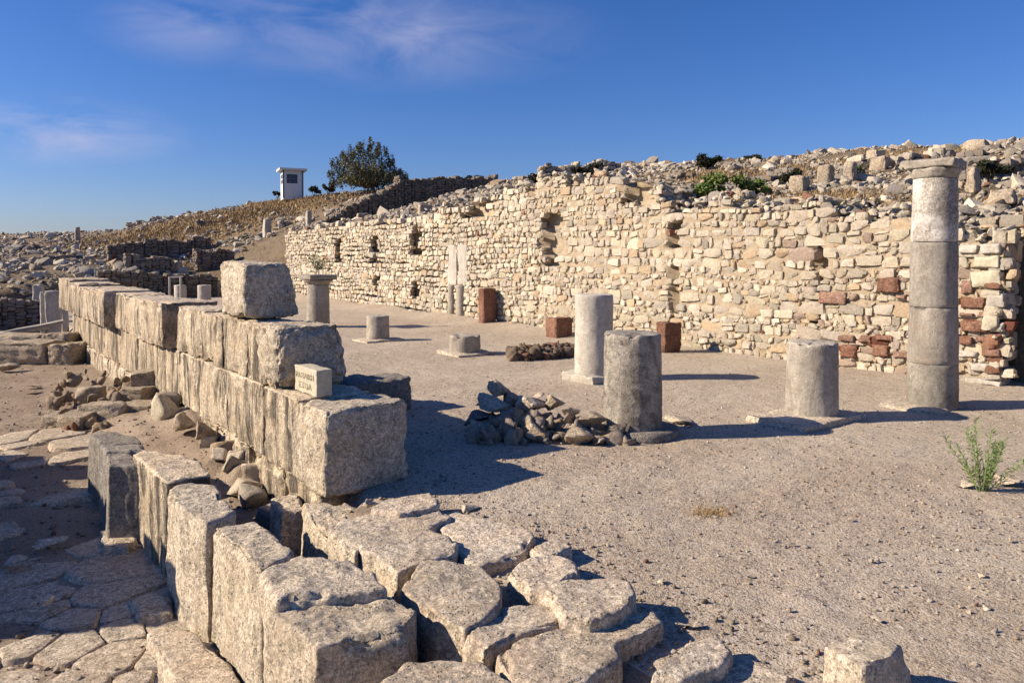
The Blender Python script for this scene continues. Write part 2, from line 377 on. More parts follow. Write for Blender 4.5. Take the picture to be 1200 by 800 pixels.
# pools of stones
def rock_proto(n, planes, seed, boxy):
    rg = np.random.default_rng(seed); P, Q = cube_grid(n); dr = P/np.linalg.norm(P, axis=1, keepdims=True)
    pl = []
    if boxy:
        for ax in range(3):
            for sg in (-1, 1):
                v = rg.normal(0, .10, 3); v[ax] = sg; v /= np.linalg.norm(v); pl.append((v, 1.))
        for _ in range(planes):
            v = rg.choice([-1, 1], 3)*rg.uniform(.25, 1, 3); v /= np.linalg.norm(v); pl.append((v, rg.uniform(.98, 1.35)))
    else:
        for _ in range(planes):
            v = rg.normal(0, 1, 3); v /= np.linalg.norm(v); pl.append((v, rg.uniform(.72, 1.1)))
    rr = np.full(len(P), 9.)
    acc = np.zeros(len(P))
    for v, dd in pl:
        c = dr@v; q = np.where(c > .05, dd/np.maximum(c, .05), 99.); acc += q**(-30.)
    rr = acc**(-1/30.)
    V = dr*rr[:, None]; V *= (1+.06*fbm(V+seed, 2.5, 3, seed))[:, None]
    V /= np.abs(V).max(0); return V, Q
BOXY4 = [rock_proto(5, 4, 900+i, True) for i in range(24)]
BOXY3 = [rock_proto(3, 4, 900+i, True) for i in range(24)]
CHUNK = [rock_proto(4, 10, 300+i, False) for i in range(20)]
CHUNK2 = [rock_proto(2, 11, 300+i, False) for i in range(20)]
CHUNKH = [rock_proto(14, 10, 500+i, False) for i in range(10)]
def scatter(protos, centers, sizes, angs, cols, frame=None, tilt=.15):
    """merged mesh arrays: stones of half-sizes `sizes`, turned about the up axis by angs (or set in frame)"""
    Vs, Qs, Cs = [], [], []; off = 0; n = len(centers)
    kind = RNG.integers(0, len(protos), n)
    for kx in range(len(protos)):
        ids = np.where(kind == kx)[0]
        if not len(ids): continue
        V, Q = protos[kx]; sg = RNG.choice([-1, 1], (len(ids), 1, 1))
        X = V[None]*sizes[ids][:, None, :]; X[:, :, :2] *= sg
        e = RNG.normal(0, tilt, (len(ids), 3)); X = X+np.cross(e[:, None, :], X)
        if frame is None:
            c, s_ = np.cos(angs[ids])[:, None], np.sin(angs[ids])[:, None]
            X = np.stack([X[..., 0]*c-X[..., 1]*s_, X[..., 0]*s_+X[..., 1]*c, X[..., 2]], -1)
        else: X = X@np.array(frame)                       # rows: along, outward, up
        X = X+centers[ids][:, None, :]; k = len(V)
        Vs.append(X.reshape(-1, 3)); Qs.append((Q[None]+(off+np.arange(len(ids))*k)[:, None, None]).reshape(-1, 4)); off += k*len(ids)
        Cs.append(np.repeat(cols[ids], k, 0))
    return np.vstack(Vs), np.vstack(Qs), np.vstack(Cs)
def stone_cols(n, red=.02, base=(.545, .47, .36), grey=.15, dark=0., var=.12):
    c = np.array(base)[None]*(1+RNG.normal(0, var, (n, 1))); c = c*(1+RNG.normal(0, .022, (n, 3))*np.array([.6, .3, 1.4]))
    k = RNG.random(n) < grey; c[k] = np.array(base)*np.array((.80, .82, .86))*(1+RNG.normal(0, .12, (k.sum(), 1)))
    k = RNG.random(n) < .10; c[k] = np.array(base)*np.array((.93, .82, .70))*(1+RNG.normal(0, .1, (k.sum(), 1)))
    k = RNG.random(n) < red; c[k] = np.array((.25, .13, .085))*(1+RNG.normal(0, .15, (k.sum(), 1)))
    return np.clip(c, .03, .75)
def masonry(p0, along, outward, length, base, top, hmin=.13, hmax=.27, wk=(.75, 2.4), skip=None, cols=None, protos=None, depth=.16, chinks=1., relief=.03):
    """courses of irregular stones on the face through p0; base/top are functions of the distance along"""
    C, S = [], []; zlo = min(base(a) for a in np.linspace(0, length, 20))-.1; zhi = max(top(a) for a in np.linspace(0, length, 80))
    z = zlo; k = 0
    while z < zhi:
        h = RNG.uniform(hmin, hmax); a = -RNG.uniform(0, .2); k += 1
        while a < length:
            w = h*RNG.uniform(*wk) if RNG.random() > .2 else h*RNG.uniform(.5, .9)
            ac = a+w/2; zc = z+h/2+.07*float(fbm2(np.array([ac*.45]), np.array([k*.23+z*.2]), 1, 2, 3)[0])*2
            if zc+h*.3 < top(ac) and zc+h*.5 > base(ac) and not (skip and skip(ac, zc)):
                if h > .21 and w < h*1.5 and RNG.random() < .45:
                    f = RNG.uniform(.35, .65); C.append((ac, zc-h/2+h*f/2)); S.append((w/2, h*f/2)); C.append((ac, zc+h/2-h*(1-f)/2)); S.append((w/2, h*(1-f)/2))
                else:
                    q = 1.0 if RNG.random() > .10 else 1.4
                    C.append((ac, zc+RNG.uniform(-.02, .02))); S.append((w/2*q, h/2*q))
            a += w
        z += h
    C = np.array(C); S = np.array(S); n = len(C)
    dp = RNG.uniform(-relief, relief, n)-depth
    cen = np.array(p0)[None]+C[:, :1]*np.array(along)+dp[:, None]*np.array(outward); cen[:, 2] = C[:, 1]
    size = np.stack([S[:, 0]*RNG.uniform(.93, 1.04, n), np.full(n, depth), S[:, 1]*RNG.uniform(.92, 1.06, n)], 1)
    cc = cols(C) if cols else stone_cols(n)
    A = scatter(protos or BOXY4, cen, size, None, cc, (along, outward, UP), .07)
    # small chinking stones pushed into the joints
    m = int(n*chinks)
    if m:
        i = RNG.integers(0, n, m); c2 = cen[i]+np.array(along)*((RNG.choice([-1, 1], m)*S[i, 0]))[:, None]; c2[:, 2] += RNG.uniform(-1, 1, m)*S[i, 1]
        c2 += np.array(outward)*(depth-.05-RNG.uniform(0, .03, m))[:, None]
        s2 = RNG.uniform(.02, .06, (m, 1))*np.array([[1.2, 1, .8]])
        Bm = scatter(CHUNK2, c2, s2, None, stone_cols(m, base=(.46, .37, .26)), (along, outward, UP), .3)
        A = (np.vstack([A[0], Bm[0]]), np.vstack([A[1], Bm[1]+len(A[0])]), np.vstack([A[2], Bm[2]]))
    return A
def join(*A):
    off = 0; V, Q, C = [], [], []
    for a in A: V.append(a[0]); Q.append(a[1]+off); C.append(a[2]); off += len(a[0])
    return np.vstack(V), np.vstack(Q), np.vstack(C)

# ================================================================== THE SETTING
# ---- hillside heights: thin-plate surface through surveyed points
HP = [(-400,305,70),(-400,420,26),(0,352,27),(0,318,38),(0,286,60),(100,345,31),(100,302,48),(100,279,66),(200,345,36),(200,318,45),(200,258,68),
      (262,345,40),(290,290,49),(320,236,68),(345,275,45),(400,264,39),(430,246,46),(500,250,31),(560,242,27.5),(640,228,24.8),(740,238,21),(850,236,19),(1000,244,16.2),
      (1100,250,15.2),(1190,262,14.6),(1500,330,11),(420,226,60),(480,222,58),(560,216,52),(600,212,46),(740,199,38),(880,188,32),(1000,181,28),(1200,169,24.5),(1500,165,22),
      (430,259,42.5),(480,253,44.5),(530,247,46),(572,240,48),(520,214,54),(180,352,32),(240,352,33),(0,372,30),(20,350,34),(190,306,45),(60,408,20.5),(0,402,21),(-100,400,22),(40,398,22.5),(100,400,24),(150,316,47),(225,309,49),(930,215,23),(1100,215,20),(1600,300,12),(700,212,32),(100,318,38), (150,292,55)]
HP3 = [atY(*p) for p in HP]
HP3 += [np.array(p, float) for p in ((-80,110,0),(-30,120,3),(10,100,3),(40,80,2),(70,50,1),(-90,60,-3),(-60,20,-4),(60,10,2),(90,110,-6),(-130,150,-12),(40,150,-12),(25,40,6.2),(0,62,6.5),(-20,82,6))]
HP3 = np.array(HP3)
def _phi(r): return np.where(r > 0, r*r*np.log(np.maximum(r, 1e-9)), 0)
_n = len(HP3); _K = _phi(np.linalg.norm(HP3[:, None, :2]-HP3[None, :, :2], axis=2))+np.eye(_n)*4; _Pm = np.concatenate([np.ones((_n, 1)), HP3[:, :2]], 1)
_A = np.block([[_K, _Pm], [_Pm.T, np.zeros((3, 3))]]); _w = np.linalg.solve(_A, np.concatenate([HP3[:, 2], np.zeros(3)]))
def hill_raw(x, y):
    sh = np.shape(x); q = np.stack([np.ravel(x), np.ravel(y)], 1)
    r = np.linalg.norm(q[:, None]-HP3[None, :, :2], axis=2); z = _phi(r)@_w[:_n]+_w[_n]+q@_w[_n+1:]
    return z.reshape(sh)
def hill_z(x, y):
    x = np.asarray(x, float); y = np.asarray(y, float)
    z = hill_raw(x, y); dist = np.hypot(x, y)
    z = z+.28*fbm2(x, y, .35, 4, 40)*sstep(14, 30, dist)+.10*fbm2(x, y, 1.3, 3, 41)
    s = -x*SN+y*CS; t = x*CS+y*SN
    stoa = sstep(15.0, 14.7, t)*sstep(42.5, 40.5, s)*sstep(1.5, 2.5, t)        # cut away where the stoa floor lies
    street = sstep(25.5, 23.5, s)*sstep(3.2, 2.6, t)
    k = np.maximum(stoa, street); z = z*(1-k)+(-3)*k
    return z
def grid(xs, ys, fz):
    X, Y = np.meshgrid(xs, ys, indexing='ij'); return X, Y, fz(X, Y)
def gridmesh(X, Y, Z):
    a, b = X.shape; V = np.stack([X, Y, Z], -1).reshape(-1, 3); i = np.arange(a*b).reshape(a, b)
    return V, np.stack([i[:-1, :-1], i[1:, :-1], i[1:, 1:], i[:-1, 1:]], -1).reshape(-1, 4)
def spaced(lo, hi, f0, f1, fine, coarse):
    r = [lo]; 
    while r[-1] < hi:
        x = r[-1]; dd = 0 if f0 <= x <= f1 else min(abs(x-f0), abs(x-f1)); r.append(x+min(coarse, fine+dd*.12))
    return np.array(r)
def dry_mask(x, y):
    # patches of dried grass on the upper slope
    m = 0*np.asarray(x, float)
    for (u, v, Y, rx, ry) in ((240, 262, 58, 7, 6), (180, 268, 60, 6, 5), (300, 250, 62, 5, 4), (400, 236, 58, 8, 4), (180, 305, 46, 4, 2), (60, 292, 55, 3, 2), (820, 205, 26, 3, 2), (1130, 240, 16.5, 2.5, 1.2), (1060, 178, 26, 3, 2), (900, 200, 25, 3, 2), (700, 215, 26, 3, 2), (960, 225, 18.5, 2, 1), (530, 214, 52, 4, 2)):
        p = atY(u, v, Y); m = np.maximum(m, np.exp(-(((x-p[0])/rx)**2+((y-p[1])/ry)**2)*1.1))
    return np.clip(m*1.3+.5*fbm2(x, y, .5, 4, 77)*sstep(.1, .5, m), 0, 1)*sstep(-.55, .1, fbm2(x, y, .9, 3, 78))
xs = spaced(-170, 170, -32, 24, .28, 12); ys = spaced(-40, 260, 13, 74, .28, 12)
X, Y, Z = grid(xs, ys, hill_z); V, Q = gridmesh(X, Y, Z)
tag(obj('hillside', V, Q, M['hill'], dry=dry_mask(X, Y)), kind='structure')

# ---- stoa floor and street
def ground_st(s, t):
    s = np.asarray(s, float); t = np.asarray(t, float)
    str_z = -.64+.26*sstep(6.5, 13, s)
    edge = 2.95+0*s
    step_hi = sstep(2.75, 3.1, t)                       # under the wall
    ragged = t+.25*fbm2(s, t, 1.4, 3, 60)
    step_lo = sstep(2.1, 2.9, ragged)                  # broken end of the wall: a slope
    k = sstep(5.9, 6.6, s); step = step_hi*k+step_lo*(1-k)
    terr = .03*fbm2(s, t, .5, 3, 61)+.018*fbm2(s, t, 2.2, 3, 62)
    # rise of earth against the back wall
    terr = terr+.22*sstep(13.0, 14.6, t)*sstep(8, 20, s)*(.6+.6*fbm2(s, t, .4, 2, 66))+.0*s
    terr = terr-.10*sstep(1.2, .2, s)*0
    strt = str_z+.035*fbm2(s, t, .8, 3, 63)+.02*fbm2(s, t, 3., 3, 64)
    # earth banked up between the kerb stones and the wall further along
    strt = strt+.24*sstep(7.4, 9.3, s)*sstep(1.5, 2.2, t)*sstep(15, 11.5, s)+.14*sstep(2.2, 2.75, t)*sstep(6.5, 7.2, s)*sstep(14, 11, s)*(1+1.2*fbm2(s, t, 2.2, 3, 69))
    z = strt*(1-step)+terr*step
    return z+.006*fbm2(s, t, 9, 3, 65)
def ground_z(x, y): return ground_st(-np.asarray(x)*SN+np.asarray(y)*CS, np.asarray(x)*CS+np.asarray(y)*SN)
ss = spaced(-6, 43.5, .5, 9, .045, .35); ts = spaced(-22, 15.2, -.5, 7, .045, .35)
Sg, Tg, Zg = grid(ss, ts, ground_st); V, Q = gridmesh(Sg, Tg, Zg); V = W(V[:, 0], V[:, 1], V[:, 2])
Q = Q[:, ::-1]
k = (V[Q].mean(1)@T > 2.93)
def sub(V, Q, k):
    q = Q[k]; u, inv = np.unique(q.ravel(), return_inverse=True); return V[u], inv.reshape(-1, 4)
tag(obj('ground', *sub(V, Q, k), M['ground']), kind='structure')
tag(obj('street', *sub(V, Q, ~k), M['street']), kind='structure')
a = np.linspace(0, 2*math.pi, 49)[:-1]; rr = [1, 200, 2000, 12000, 45000]
V = np.array([[r*math.cos(x), r*math.sin(x), -330] for r in rr for x in a]); i = np.arange(48); j = (i+1) % 48
tag(obj('sea', V, np.vstack([np.stack([k*48+i, (k+1)*48+i, (k+1)*48+j, k*48+j], 1) for k in range(4)]), M['sea']), kind='structure')
def surf(x, y):
    return np.maximum(ground_z(x, y)*1.0, hill_z(x, y)) if True else 0

# ---- street paving: irregular flags with worn joints
def clip(poly, nx, ny, d):
    o = []; n = len(poly)
    for i in range(n):
        a, b = poly[i], poly[(i+1) % n]; da, db = a[0]*nx+a[1]*ny-d, b[0]*nx+b[1]*ny-d
        if da <= 0: o.append(a)
        if da*db < 0: q = da/(da-db); o.append((a[0]+(b[0]-a[0])*q, a[1]+(b[1]-a[1])*q))
    return o
def voronoi(seeds, rad):
    out = []
    S_ = np.array(seeds)
    for i, p in enumerate(S_):
        poly = [(p[0]-rad, p[1]-rad), (p[0]+rad, p[1]-rad), (p[0]+rad, p[1]+rad), (p[0]-rad, p[1]+rad)]
        for j in np.where((np.abs(S_-p).max(1) < rad*2) & (np.arange(len(S_)) != i))[0]:
            q = S_[j]; nx, ny = q-p; poly = clip(poly, nx, ny, (q@q-p@p)/2)
            if len(poly) < 3: break
        if len(poly) >= 3: out.append(poly)
    return out
seeds = []
for _ in range(5000):
    q = np.array((RNG.uniform(3.2, 12.5), RNG.uniform(-3.6, 1.28))); lim = .27 if q[0] < 7 else .42
    if all(np.hypot(*(q-p)) > lim*(.35+1.15*((i*37) % 10)/10) for i, p in enumerate(seeds)): seeds.append(q)
Vs, Fs, off = [], [], 0
for poly in voronoi(seeds, .6):
    c = np.mean(poly, 0)
    if RNG.random() < (.07 if c[0] < 7 else .35): continue
    P = [(c+(np.array(p)-c)*.965) for p in poly]; z = float(ground_st(c[0], c[1]))+RNG.uniform(.012, .032)
    V, F_ = slab_mesh([W(p[0], p[1])[:2] for p in P], z, z-.1, amp=.006, seg_n=32, rings=5, r=.012, side=2, wob=.03, tilt=tuple(RNG.normal(0, .018, 2)))
    Vs.append(V); Fs += [tuple(i+off for i in f) for f in F_]; off += len(V)
tag(obj('paving', np.vstack(Vs), Fs, M['slab']), kind='structure')

# ================================================================== BACK WALL OF THE STOA
TB = 14.15
BP = [(1176,456),(1100,446),(980,432),(800,402),(640,385),(500,366),(420,356),(335,346)]
def wall_t(s): return TB+.7*sstep(16, 30, s)
tops_px = [(1176,272),(1120,262),(1060,258),(1000,247),(960,243),(930,238),(860,236),(800,238),(776,240),(770,226),(745,207),(690,207),(640,212),(600,225),(560,236),(520,243),(500,252),(470,258),(440,256),(400,262),(335,270)]
tops = sorted(onT(u, v, TB+(.7 if u < 520 else .35 if u < 650 else 0)) for u, v in tops_px); TS = np.array([p[0] for p in tops]); TZ = np.array([p[1] for p in tops])
S0 = TS[0]; S1 = TS[-1]
def top_s(s): return float(np.interp(s, TS, TZ))+.10*math.sin(s*3.1)+.07*math.sin(s*7.7+1)
slots_px = [(400,278,400,308,7),(446,276,446,306,9),(497,262,497,300,11),(497,330,501,350,8),(655,248,660,312,22),(788,240,790,290,10),(787,300,787,380,6),(957,292,957,396,8),(448,322,448,342,6),(745,216,745,240,30),(565,236,565,256,36)]
slots = []
for (u0, v0, u1, v1, wd) in slots_px:
    tt = TB+(.7 if u0 < 520 else .35 if u0 < 680 else 0)
    a0, z0 = onT(u0, v0, tt); a1, z1 = onT(u1, v1, tt); b0, _ = onT(u0+wd/2, v0, tt); b1, _ = onT(u0-wd/2, v0, tt); slots.append(((b0+b1)/2, abs(b1-b0)/2, min(z0, z1), max(z0, z1)))
def in_slot(s, z, pad=0.):
    return any(abs(s-c) < w*(1+.35*math.sin(z*9+c))+pad and z0-pad < z < z1+pad for c, w, z0, z1 in slots)
reds = [onT(u, v, TB) for u, v in ((1040,332),(1135,355),(1158,376),(1135,382),(1158,404),(1130,402),(1168,398),(993,400),(1033,400),(990,414),(1030,414),(1048,330),(1090,395),(1150,355))]
pinks = [onT(u, v, TB) for u, v in ((975,350),(975,330),(940,300),(1150,390),(1010,402),(1128,328))]
def back_cols(a_off):
    def f(C):
        n = len(C); c = stone_cols(n, .002); s = C[:, 0]+a_off; c = c*np.where(s > 18, 1.06, 1.)[:, None]
        near = fbm2(s, C[:, 1], .5, 3, 81); c = c*(1+.12*near)[:, None]
        low = (s < 9) & (RNG.random(n) < .12); c[low] = np.array((.36, .27, .21))*(1+RNG.normal(0, .1, (low.sum(), 1)))
        for (rs, rz), cc, dd in [(q, (.17, .065, .045), .16) for q in reds]+[(q, (.44, .34, .27), .18) for q in pinks]:
            k = np.hypot((s-rs)*.7, C[:, 1]-rz); i = k.argmin()
            if k[i] < dd*1.6: c[i] = np.array(cc)*RNG.uniform(.85, 1.15)
        return c
    return f
bw = thing('masonry_wall', W((S0+S1)/2, TB, 0), 'long rubble masonry back wall of pale stones rising behind the columns', 'wall')
segs = [(S0, 17.5, BOXY4, .10, .26), (17.5, S1, BOXY3, .12, .24)]
for (a0, a1, pr, hm, hx) in segs:
    t0 = wall_t(a0); t1 = wall_t(a1)
    d_ = W(a1, t1)-W(a0, t0); L_ = np.linalg.norm(d_); al = d_/L_; ou = np.array((al[1], -al[0], 0)); 
    if ou@T > 0: ou = -ou
    bz = lambda a: -.1
    A = masonry(W(a0, t0), al, ou, L_, bz, lambda a: top_s(a0+a*(a1-a0)/L_), hm, hx, skip=lambda a, z: in_slot(a0+a*(a1-a0)/L_, z), cols=back_cols(a0), protos=pr, depth=.13, chinks=1.6, relief=.022)
    obj('masonry', A[0], A[1], M['masonry'], bw, True, A[2])
# core behind the stones, deeper in the slots
ca = np.arange(S0+.05, S1, .11); cz = np.arange(-.3, 6.0, .11)
A_, Z_ = np.meshgrid(ca, cz, indexing='ij'); tp = np.array([top_s(s)-.12 for s in ca])[:, None]
dep = .062+.04*fbm2(A_, Z_, 3, 4, 90)
for i, s in enumerate(ca):
    for j, z in enumerate(cz):
        if in_slot(s, z, .03): dep[i, j] = .42
Zc = np.minimum(Z_, tp); tt = wall_t(A_)+dep+np.where(Z_ > tp, np.minimum((Z_-tp)*2, 1.0), 0)
V = W(A_, tt, Zc); i = np.arange(A_.size).reshape(A_.shape); Q = np.stack([i[:-1, :-1], i[:-1, 1:], i[1:, 1:], i[1:, :-1]], -1).reshape(-1, 4)
obj('core', V.reshape(-1, 3), Q, M['mortar'], bw)
# near end of the wall: return face, and stones lying on the top
A = masonry(W(S0, TB+.05), T, -D, 1.1, lambda a: -.1, lambda a: top_s(S0)-.1, .16, .32, depth=.14, chinks=1., cols=lambda C: stone_cols(len(C), .15))
obj('end_face', A[0], A[1], M['masonry'], bw, True, A[2])
n = 1300; s = RNG.uniform(S0, S1, n); o_ = RNG.uniform(.05, 1.3, n); sz = RNG.uniform(.04, .13, (n, 1))*np.array([[1.3, 1., .7]])*RNG.uniform(.7, 1.3, (n, 3))
P = W(s, wall_t(s)+o_, 0); P[:, 2] = np.array([top_s(q) for q in s])+RNG.uniform(-.08, .1, n)
A = scatter(CHUNK, P, sz, RNG.uniform(0, 6.3, n), stone_cols(n, .03), None, .25); obj('top_stones', A[0], A[1], M['masonry'], bw, True, A[2])

QN = [(1129,1172,441,454,'m'),(1133,1170,424,439,'m'),(1146,1173,405,421,'d'),(1120,1145,408,422,'m'),(1141,1173,392,404,'d'),(1122,1140,392,406,'r'),(1125,1157,375,391,'r'),(1158,1176,377,391,'m'),(1144,1174,364,374,'d'),(1122,1142,364,373,'d'),(1124,1153,347,363,'r'),(1154,1177,342,361,'m'),(1132,1174,316,341,'w'),(1139,1171,299,315,'w'),(1147,1173,285,298,'m'),(1122,1146,286,298,'m'),
      (979,1000,391,402,'d'),(983,1003,403,421,'r'),(1023,1045,391,402,'d'),(1020,1041,403,420,'r'),(1026,1054,324,344,'r'),(1004,1021,392,404,'d'),(1045,1066,410,422,'d'),(957,990,341,358,'d'),(1124,1140,326,346,'d'),(1046,1062,344,352,'d')]
for (u0, u1, v0, v1, k) in QN:
    (sa, za), (sb, zb_) = onT(u1, v1, TB-.06), onT(u0, v0, TB-.06)
    _seed[0] += 3; block('quoin', box8(sa+.01, sb-.01, TB-.055+RNG.uniform(-.015, .015), TB+.5, min(za, zb_)+.01, max(za, zb_)-.01, .012), {'m': M['palecolumn'], 'w': M['sign'], 'r': M['red'], 'd': M['redgrey']}[k], bw, r=.03, amp=.012, chip=.05, n=14)
# second stretch of wall past the doorway on the right, set further back
sw = thing('masonry_wall', W(2.5, 15.6, 0), 'shaded rubble masonry beyond the wall end at the right edge', 'wall')
A = masonry(W(-3.5, 15.3), D, -T, S0+3.6+1.0, lambda a: -.1, lambda a: 2.9+.15*math.sin(a*3), .14, .3, depth=.14, cols=lambda C: stone_cols(len(C), .08))
obj('masonry', A[0], A[1], M['masonry'], sw, True, A[2])
V = np.array([W(s, t, z) for s in (-3.5, S0+1.2) for t in (15.46, 17) for z in (-.3, 2.8)]); obj('core', V, [(0,1,3,2),(4,6,7,5),(0,4,5,1),(2,3,7,6),(1,5,7,3)], M['mortar'], sw, False)

# ================================================================== ASHLAR WALL (front)
TF = 2.72
aw = thing('ashlar_wall', W(14, 3.0, -.4), 'front wall of large weathered limestone blocks with dark vertical streaks', 'wall')
def ab(s0, s1, t0, t1, z0, z1, **k):
    k.setdefault('n', 34 if s0 < 12 else 20); k.setdefault('r', .018); k.setdefault('chip', .035)
    return block('ashlar_block', box8(s0+.002, s1-.002, t0, t1, z0+.001, z1-.001, .006), M['ashlar'], aw, **k)
# lowest course, rough
for a, b in ((6.55, 7.5), (7.5, 8.6), (8.6, 9.9), (9.9, 11.1), (11.1, 12.6), (12.6, 14.2), (14.2, 16), (16, 18), (18, 20.4), (20.4, 23.2)):
    ab(a, b, TF+RNG.uniform(-.02, .05), 3.5, -.75, .02, amp=.03, chip=.1)
# middle course
for a, b in ((6.98, 8.02), (8.02, 9.35), (9.35, 10.6), (10.6, 11.7), (11.7, 13.1), (13.1, 14.6), (14.6, 16.3), (16.3, 18.2), (18.2, 20.4), (20.4, 23.2)):
    ab(a, b, TF+RNG.uniform(-.012, .02), 3.5, .02, .80, amp=.014)
# upper course; the far blocks stand proud of the face
for a, b, t0, zt in ((7.63, 8.6, TF, 1.45), (8.6, 9.5, TF+.01, 1.45), (9.5, 10.45, TF, 1.44), (10.45, 11.75, TF, 1.47), (11.95, 13.3, TF-.17, 1.50), (13.3, 14.9, TF-.15, 1.47), (14.9, 16.1, TF-.10, 1.50), (16.25, 17.8, TF-.30, 1.52), (17.8, 19.6, TF-.28, 1.5), (19.6, 21.3, TF-.3, 1.56), (21.3, 23.2, TF-.3, 1.62)):
    ab(a, b, t0, 3.38+.1*math.sin(a*5), .80, zt, amp=.016, chip=.07, n=30 if a < 12.5 else 18)
# the big end block of the middle course and the loose blocks above
b0 = block('large_block', [W(6.24, 2.66, .0), W(6.36, 3.62, -.02), W(6.98, 3.58, -.02), W(6.97, 2.66, .0), W(6.27, 2.69, .80), W(6.42, 3.62, .80), W(6.97, 3.6, .80), W(6.97, 2.68, .80)], M['block'], None, r=.06, amp=.02, chip=.07, n=44)
tag(b0, 'large pitted limestone block ending the front wall in front of the lettered stone', 'stone block')
b1 = block('large_block', [W(7.52, 2.70, .81), W(7.55, 3.55, .81), W(8.05, 3.58, .81), W(8.2, 2.72, .81), W(7.56, 2.72, 1.46), W(7.62, 3.46, 1.43), W(8.2, 3.48, 1.43), W(8.3, 2.72, 1.46)], M['block'], None, r=.12, amp=.03, chip=.12, n=44)
tag(b1, 'rough block with rounded shaded shoulder under the topmost block of the front wall', 'stone block')
b2 = block('large_block', [W(8.55, 2.71, 1.465), W(8.72, 3.42, 1.465), W(9.65, 3.42, 1.465), W(9.62, 2.71, 1.465), W(8.57, 2.70, 2.12), W(8.82, 3.34, 2.12), W(9.65, 3.3, 2.13), W(9.62, 2.72, 2.13)], M['block'], None, r=.07, amp=.02, chip=.09, n=44)
tag(b2, 'squared grey brown block standing highest on top of the front wall', 'stone block')

# rough footing stones under the end of the wall
for k, (px, zt, zb) in enumerate(([[(318,582),(352,574),(356,596),(330,602)], -.16, -.6], [[(355,588),(385,590),(418,592),(410,612),(385,628),(360,605)], .0, -.55])):
    slab('footing_stone', px, zt, zb, M['block'], ('rough footing stone left of the seam under the large end block', 'pale jagged footing stone between the large end block and the slabs')[k], 'stone', amp=.03)

# stone with carved letters on the wall top
sx = thing('lettered_stone', at(367, 462, .81), 'small cut pale stone with two lines of carved letters on the front wall', 'inscribed stone')
C = [W(6.86, 2.79, .812), W(6.885, 3.01, .812), W(7.30, 3.01, .812), W(7.28, 2.79, .812)]
p_fl = at(387, 466, .812); p_bl = at(346, 457, .812)
dirv = (p_bl-p_fl); dirv /= np.linalg.norm(dirv); perp = np.array((-dirv[1], dirv[0], 0.)); perp = perp if perp[0] > 0 else -perp
p_fl = at(371, 466, .812); wdt = np.linalg.norm(at(388, 464, .812)-p_fl)
ln = np.linalg.norm(p_fl-at(345, 457, .812)); dirv = (at(345, 457, .812)-p_fl)/ln; perp = np.array((dirv[1], -dirv[0], 0.)); perp = perp if perp[0] > 0 else -perp
wdt = .17; hgt = .27
C = [p_fl, p_fl+perp*wdt, p_fl+perp*wdt+dirv*ln, p_fl+dirv*ln]; C8 = C+[c+UP*hgt for c in C]
block('stone_body', C8, M['sign'], sx, r=.010, amp=.0025, chip=.012, n=24)
def carved(txt, y, size, x0, wx=1.):
    cu = bpy.data.curves.new('letters', 'FONT'); cu.body = txt; cu.size = size; cu.extrude = .0015; cu.offset = .0012; cu.align_x = 'LEFT'
    tmp = bpy.data.objects.new('tmp', cu); scene.collection.objects.link(tmp); bpy.context.view_layer.update()
    dg = bpy.context.evaluated_depsgraph_get(); me = bpy.data.meshes.new_from_object(tmp.evaluated_get(dg)); bpy.data.objects.remove(tmp)
    V = np.array([v.co[:] for v in me.vertices]); Fc = [tuple(p.vertices) for p in me.polygons]
    o0 = p_fl+dirv*ln                                   # upper left seen from the street
    Vw = o0[None]-perp*.002+(-dirv)[None]*(V[:, :1]*wx+x0)+UP[None]*(V[:, 1:2]+y)-perp[None]*V[:, 2:3]
    obj('letters', Vw, Fc, M['letter'], sx, False)
try:
    carved('ΒΑΣΙΛΙΚΗ', .155, .072, .035, 1.32); carved('ΣΤΟΑ', .055, .078, .10, 1.5)
except Exception as ex: print('letters', ex)

# low cross wall behind the end block
cw = thing('cross_wall', W(9.9, 4.4, 0), 'low shaded cross wall of dark blocks behind the lettered stone', 'wall')
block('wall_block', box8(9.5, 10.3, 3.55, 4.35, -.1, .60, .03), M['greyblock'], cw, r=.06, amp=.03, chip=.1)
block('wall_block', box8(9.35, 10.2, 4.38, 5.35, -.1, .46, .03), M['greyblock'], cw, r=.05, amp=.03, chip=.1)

# ================================================================== KERB ORTHOSTATS along the street
def ortho(px, zt, zb, m, label, **k):
    o = slab('upright_block', px, zt, zb, m, label, 'stone block', 'upright blocks along the street', r=.03, grow=.02, side=26, rings=16, seg_n=110, wob=.02, **k); return o
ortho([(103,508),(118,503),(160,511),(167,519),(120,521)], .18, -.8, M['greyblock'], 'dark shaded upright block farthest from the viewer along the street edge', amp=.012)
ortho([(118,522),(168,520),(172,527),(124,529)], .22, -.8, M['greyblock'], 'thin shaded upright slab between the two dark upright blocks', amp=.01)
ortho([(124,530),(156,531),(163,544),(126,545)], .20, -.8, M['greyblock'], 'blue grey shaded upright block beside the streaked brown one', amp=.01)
ortho([(155,532),(165,527),(200,530),(236,540),(248,556),(194,564)], .25, -.9, M['ashlar'], 'upright block with brown vertical streaks on its sunlit face', amp=.02)
ortho([(196,572),(222,566),(252,568),(276,600),(242,614),(210,598)], .25, -.9, M['block'], 'pale upright block with grainy face and slanting top', amp=.022)
ortho([(248,614),(300,609),(330,632),(345,648),(306,668)], .25, -.95, M['block'], 'tall split upright block behind the nearest block of the street edge', amp=.022)
ortho([(307,670),(348,648),(398,652),(440,668),(455,688),(322,706)], .25, -.95, M['block'], 'cracked upright block touching the back of the nearest block', amp=.025)
ortho([(312,716),(322,693),(380,680),(446,684),(490,712),(478,735),(368,758)], .20, -1.0, M['block'], 'broad pitted block nearest the viewer at the street edge', amp=.028)

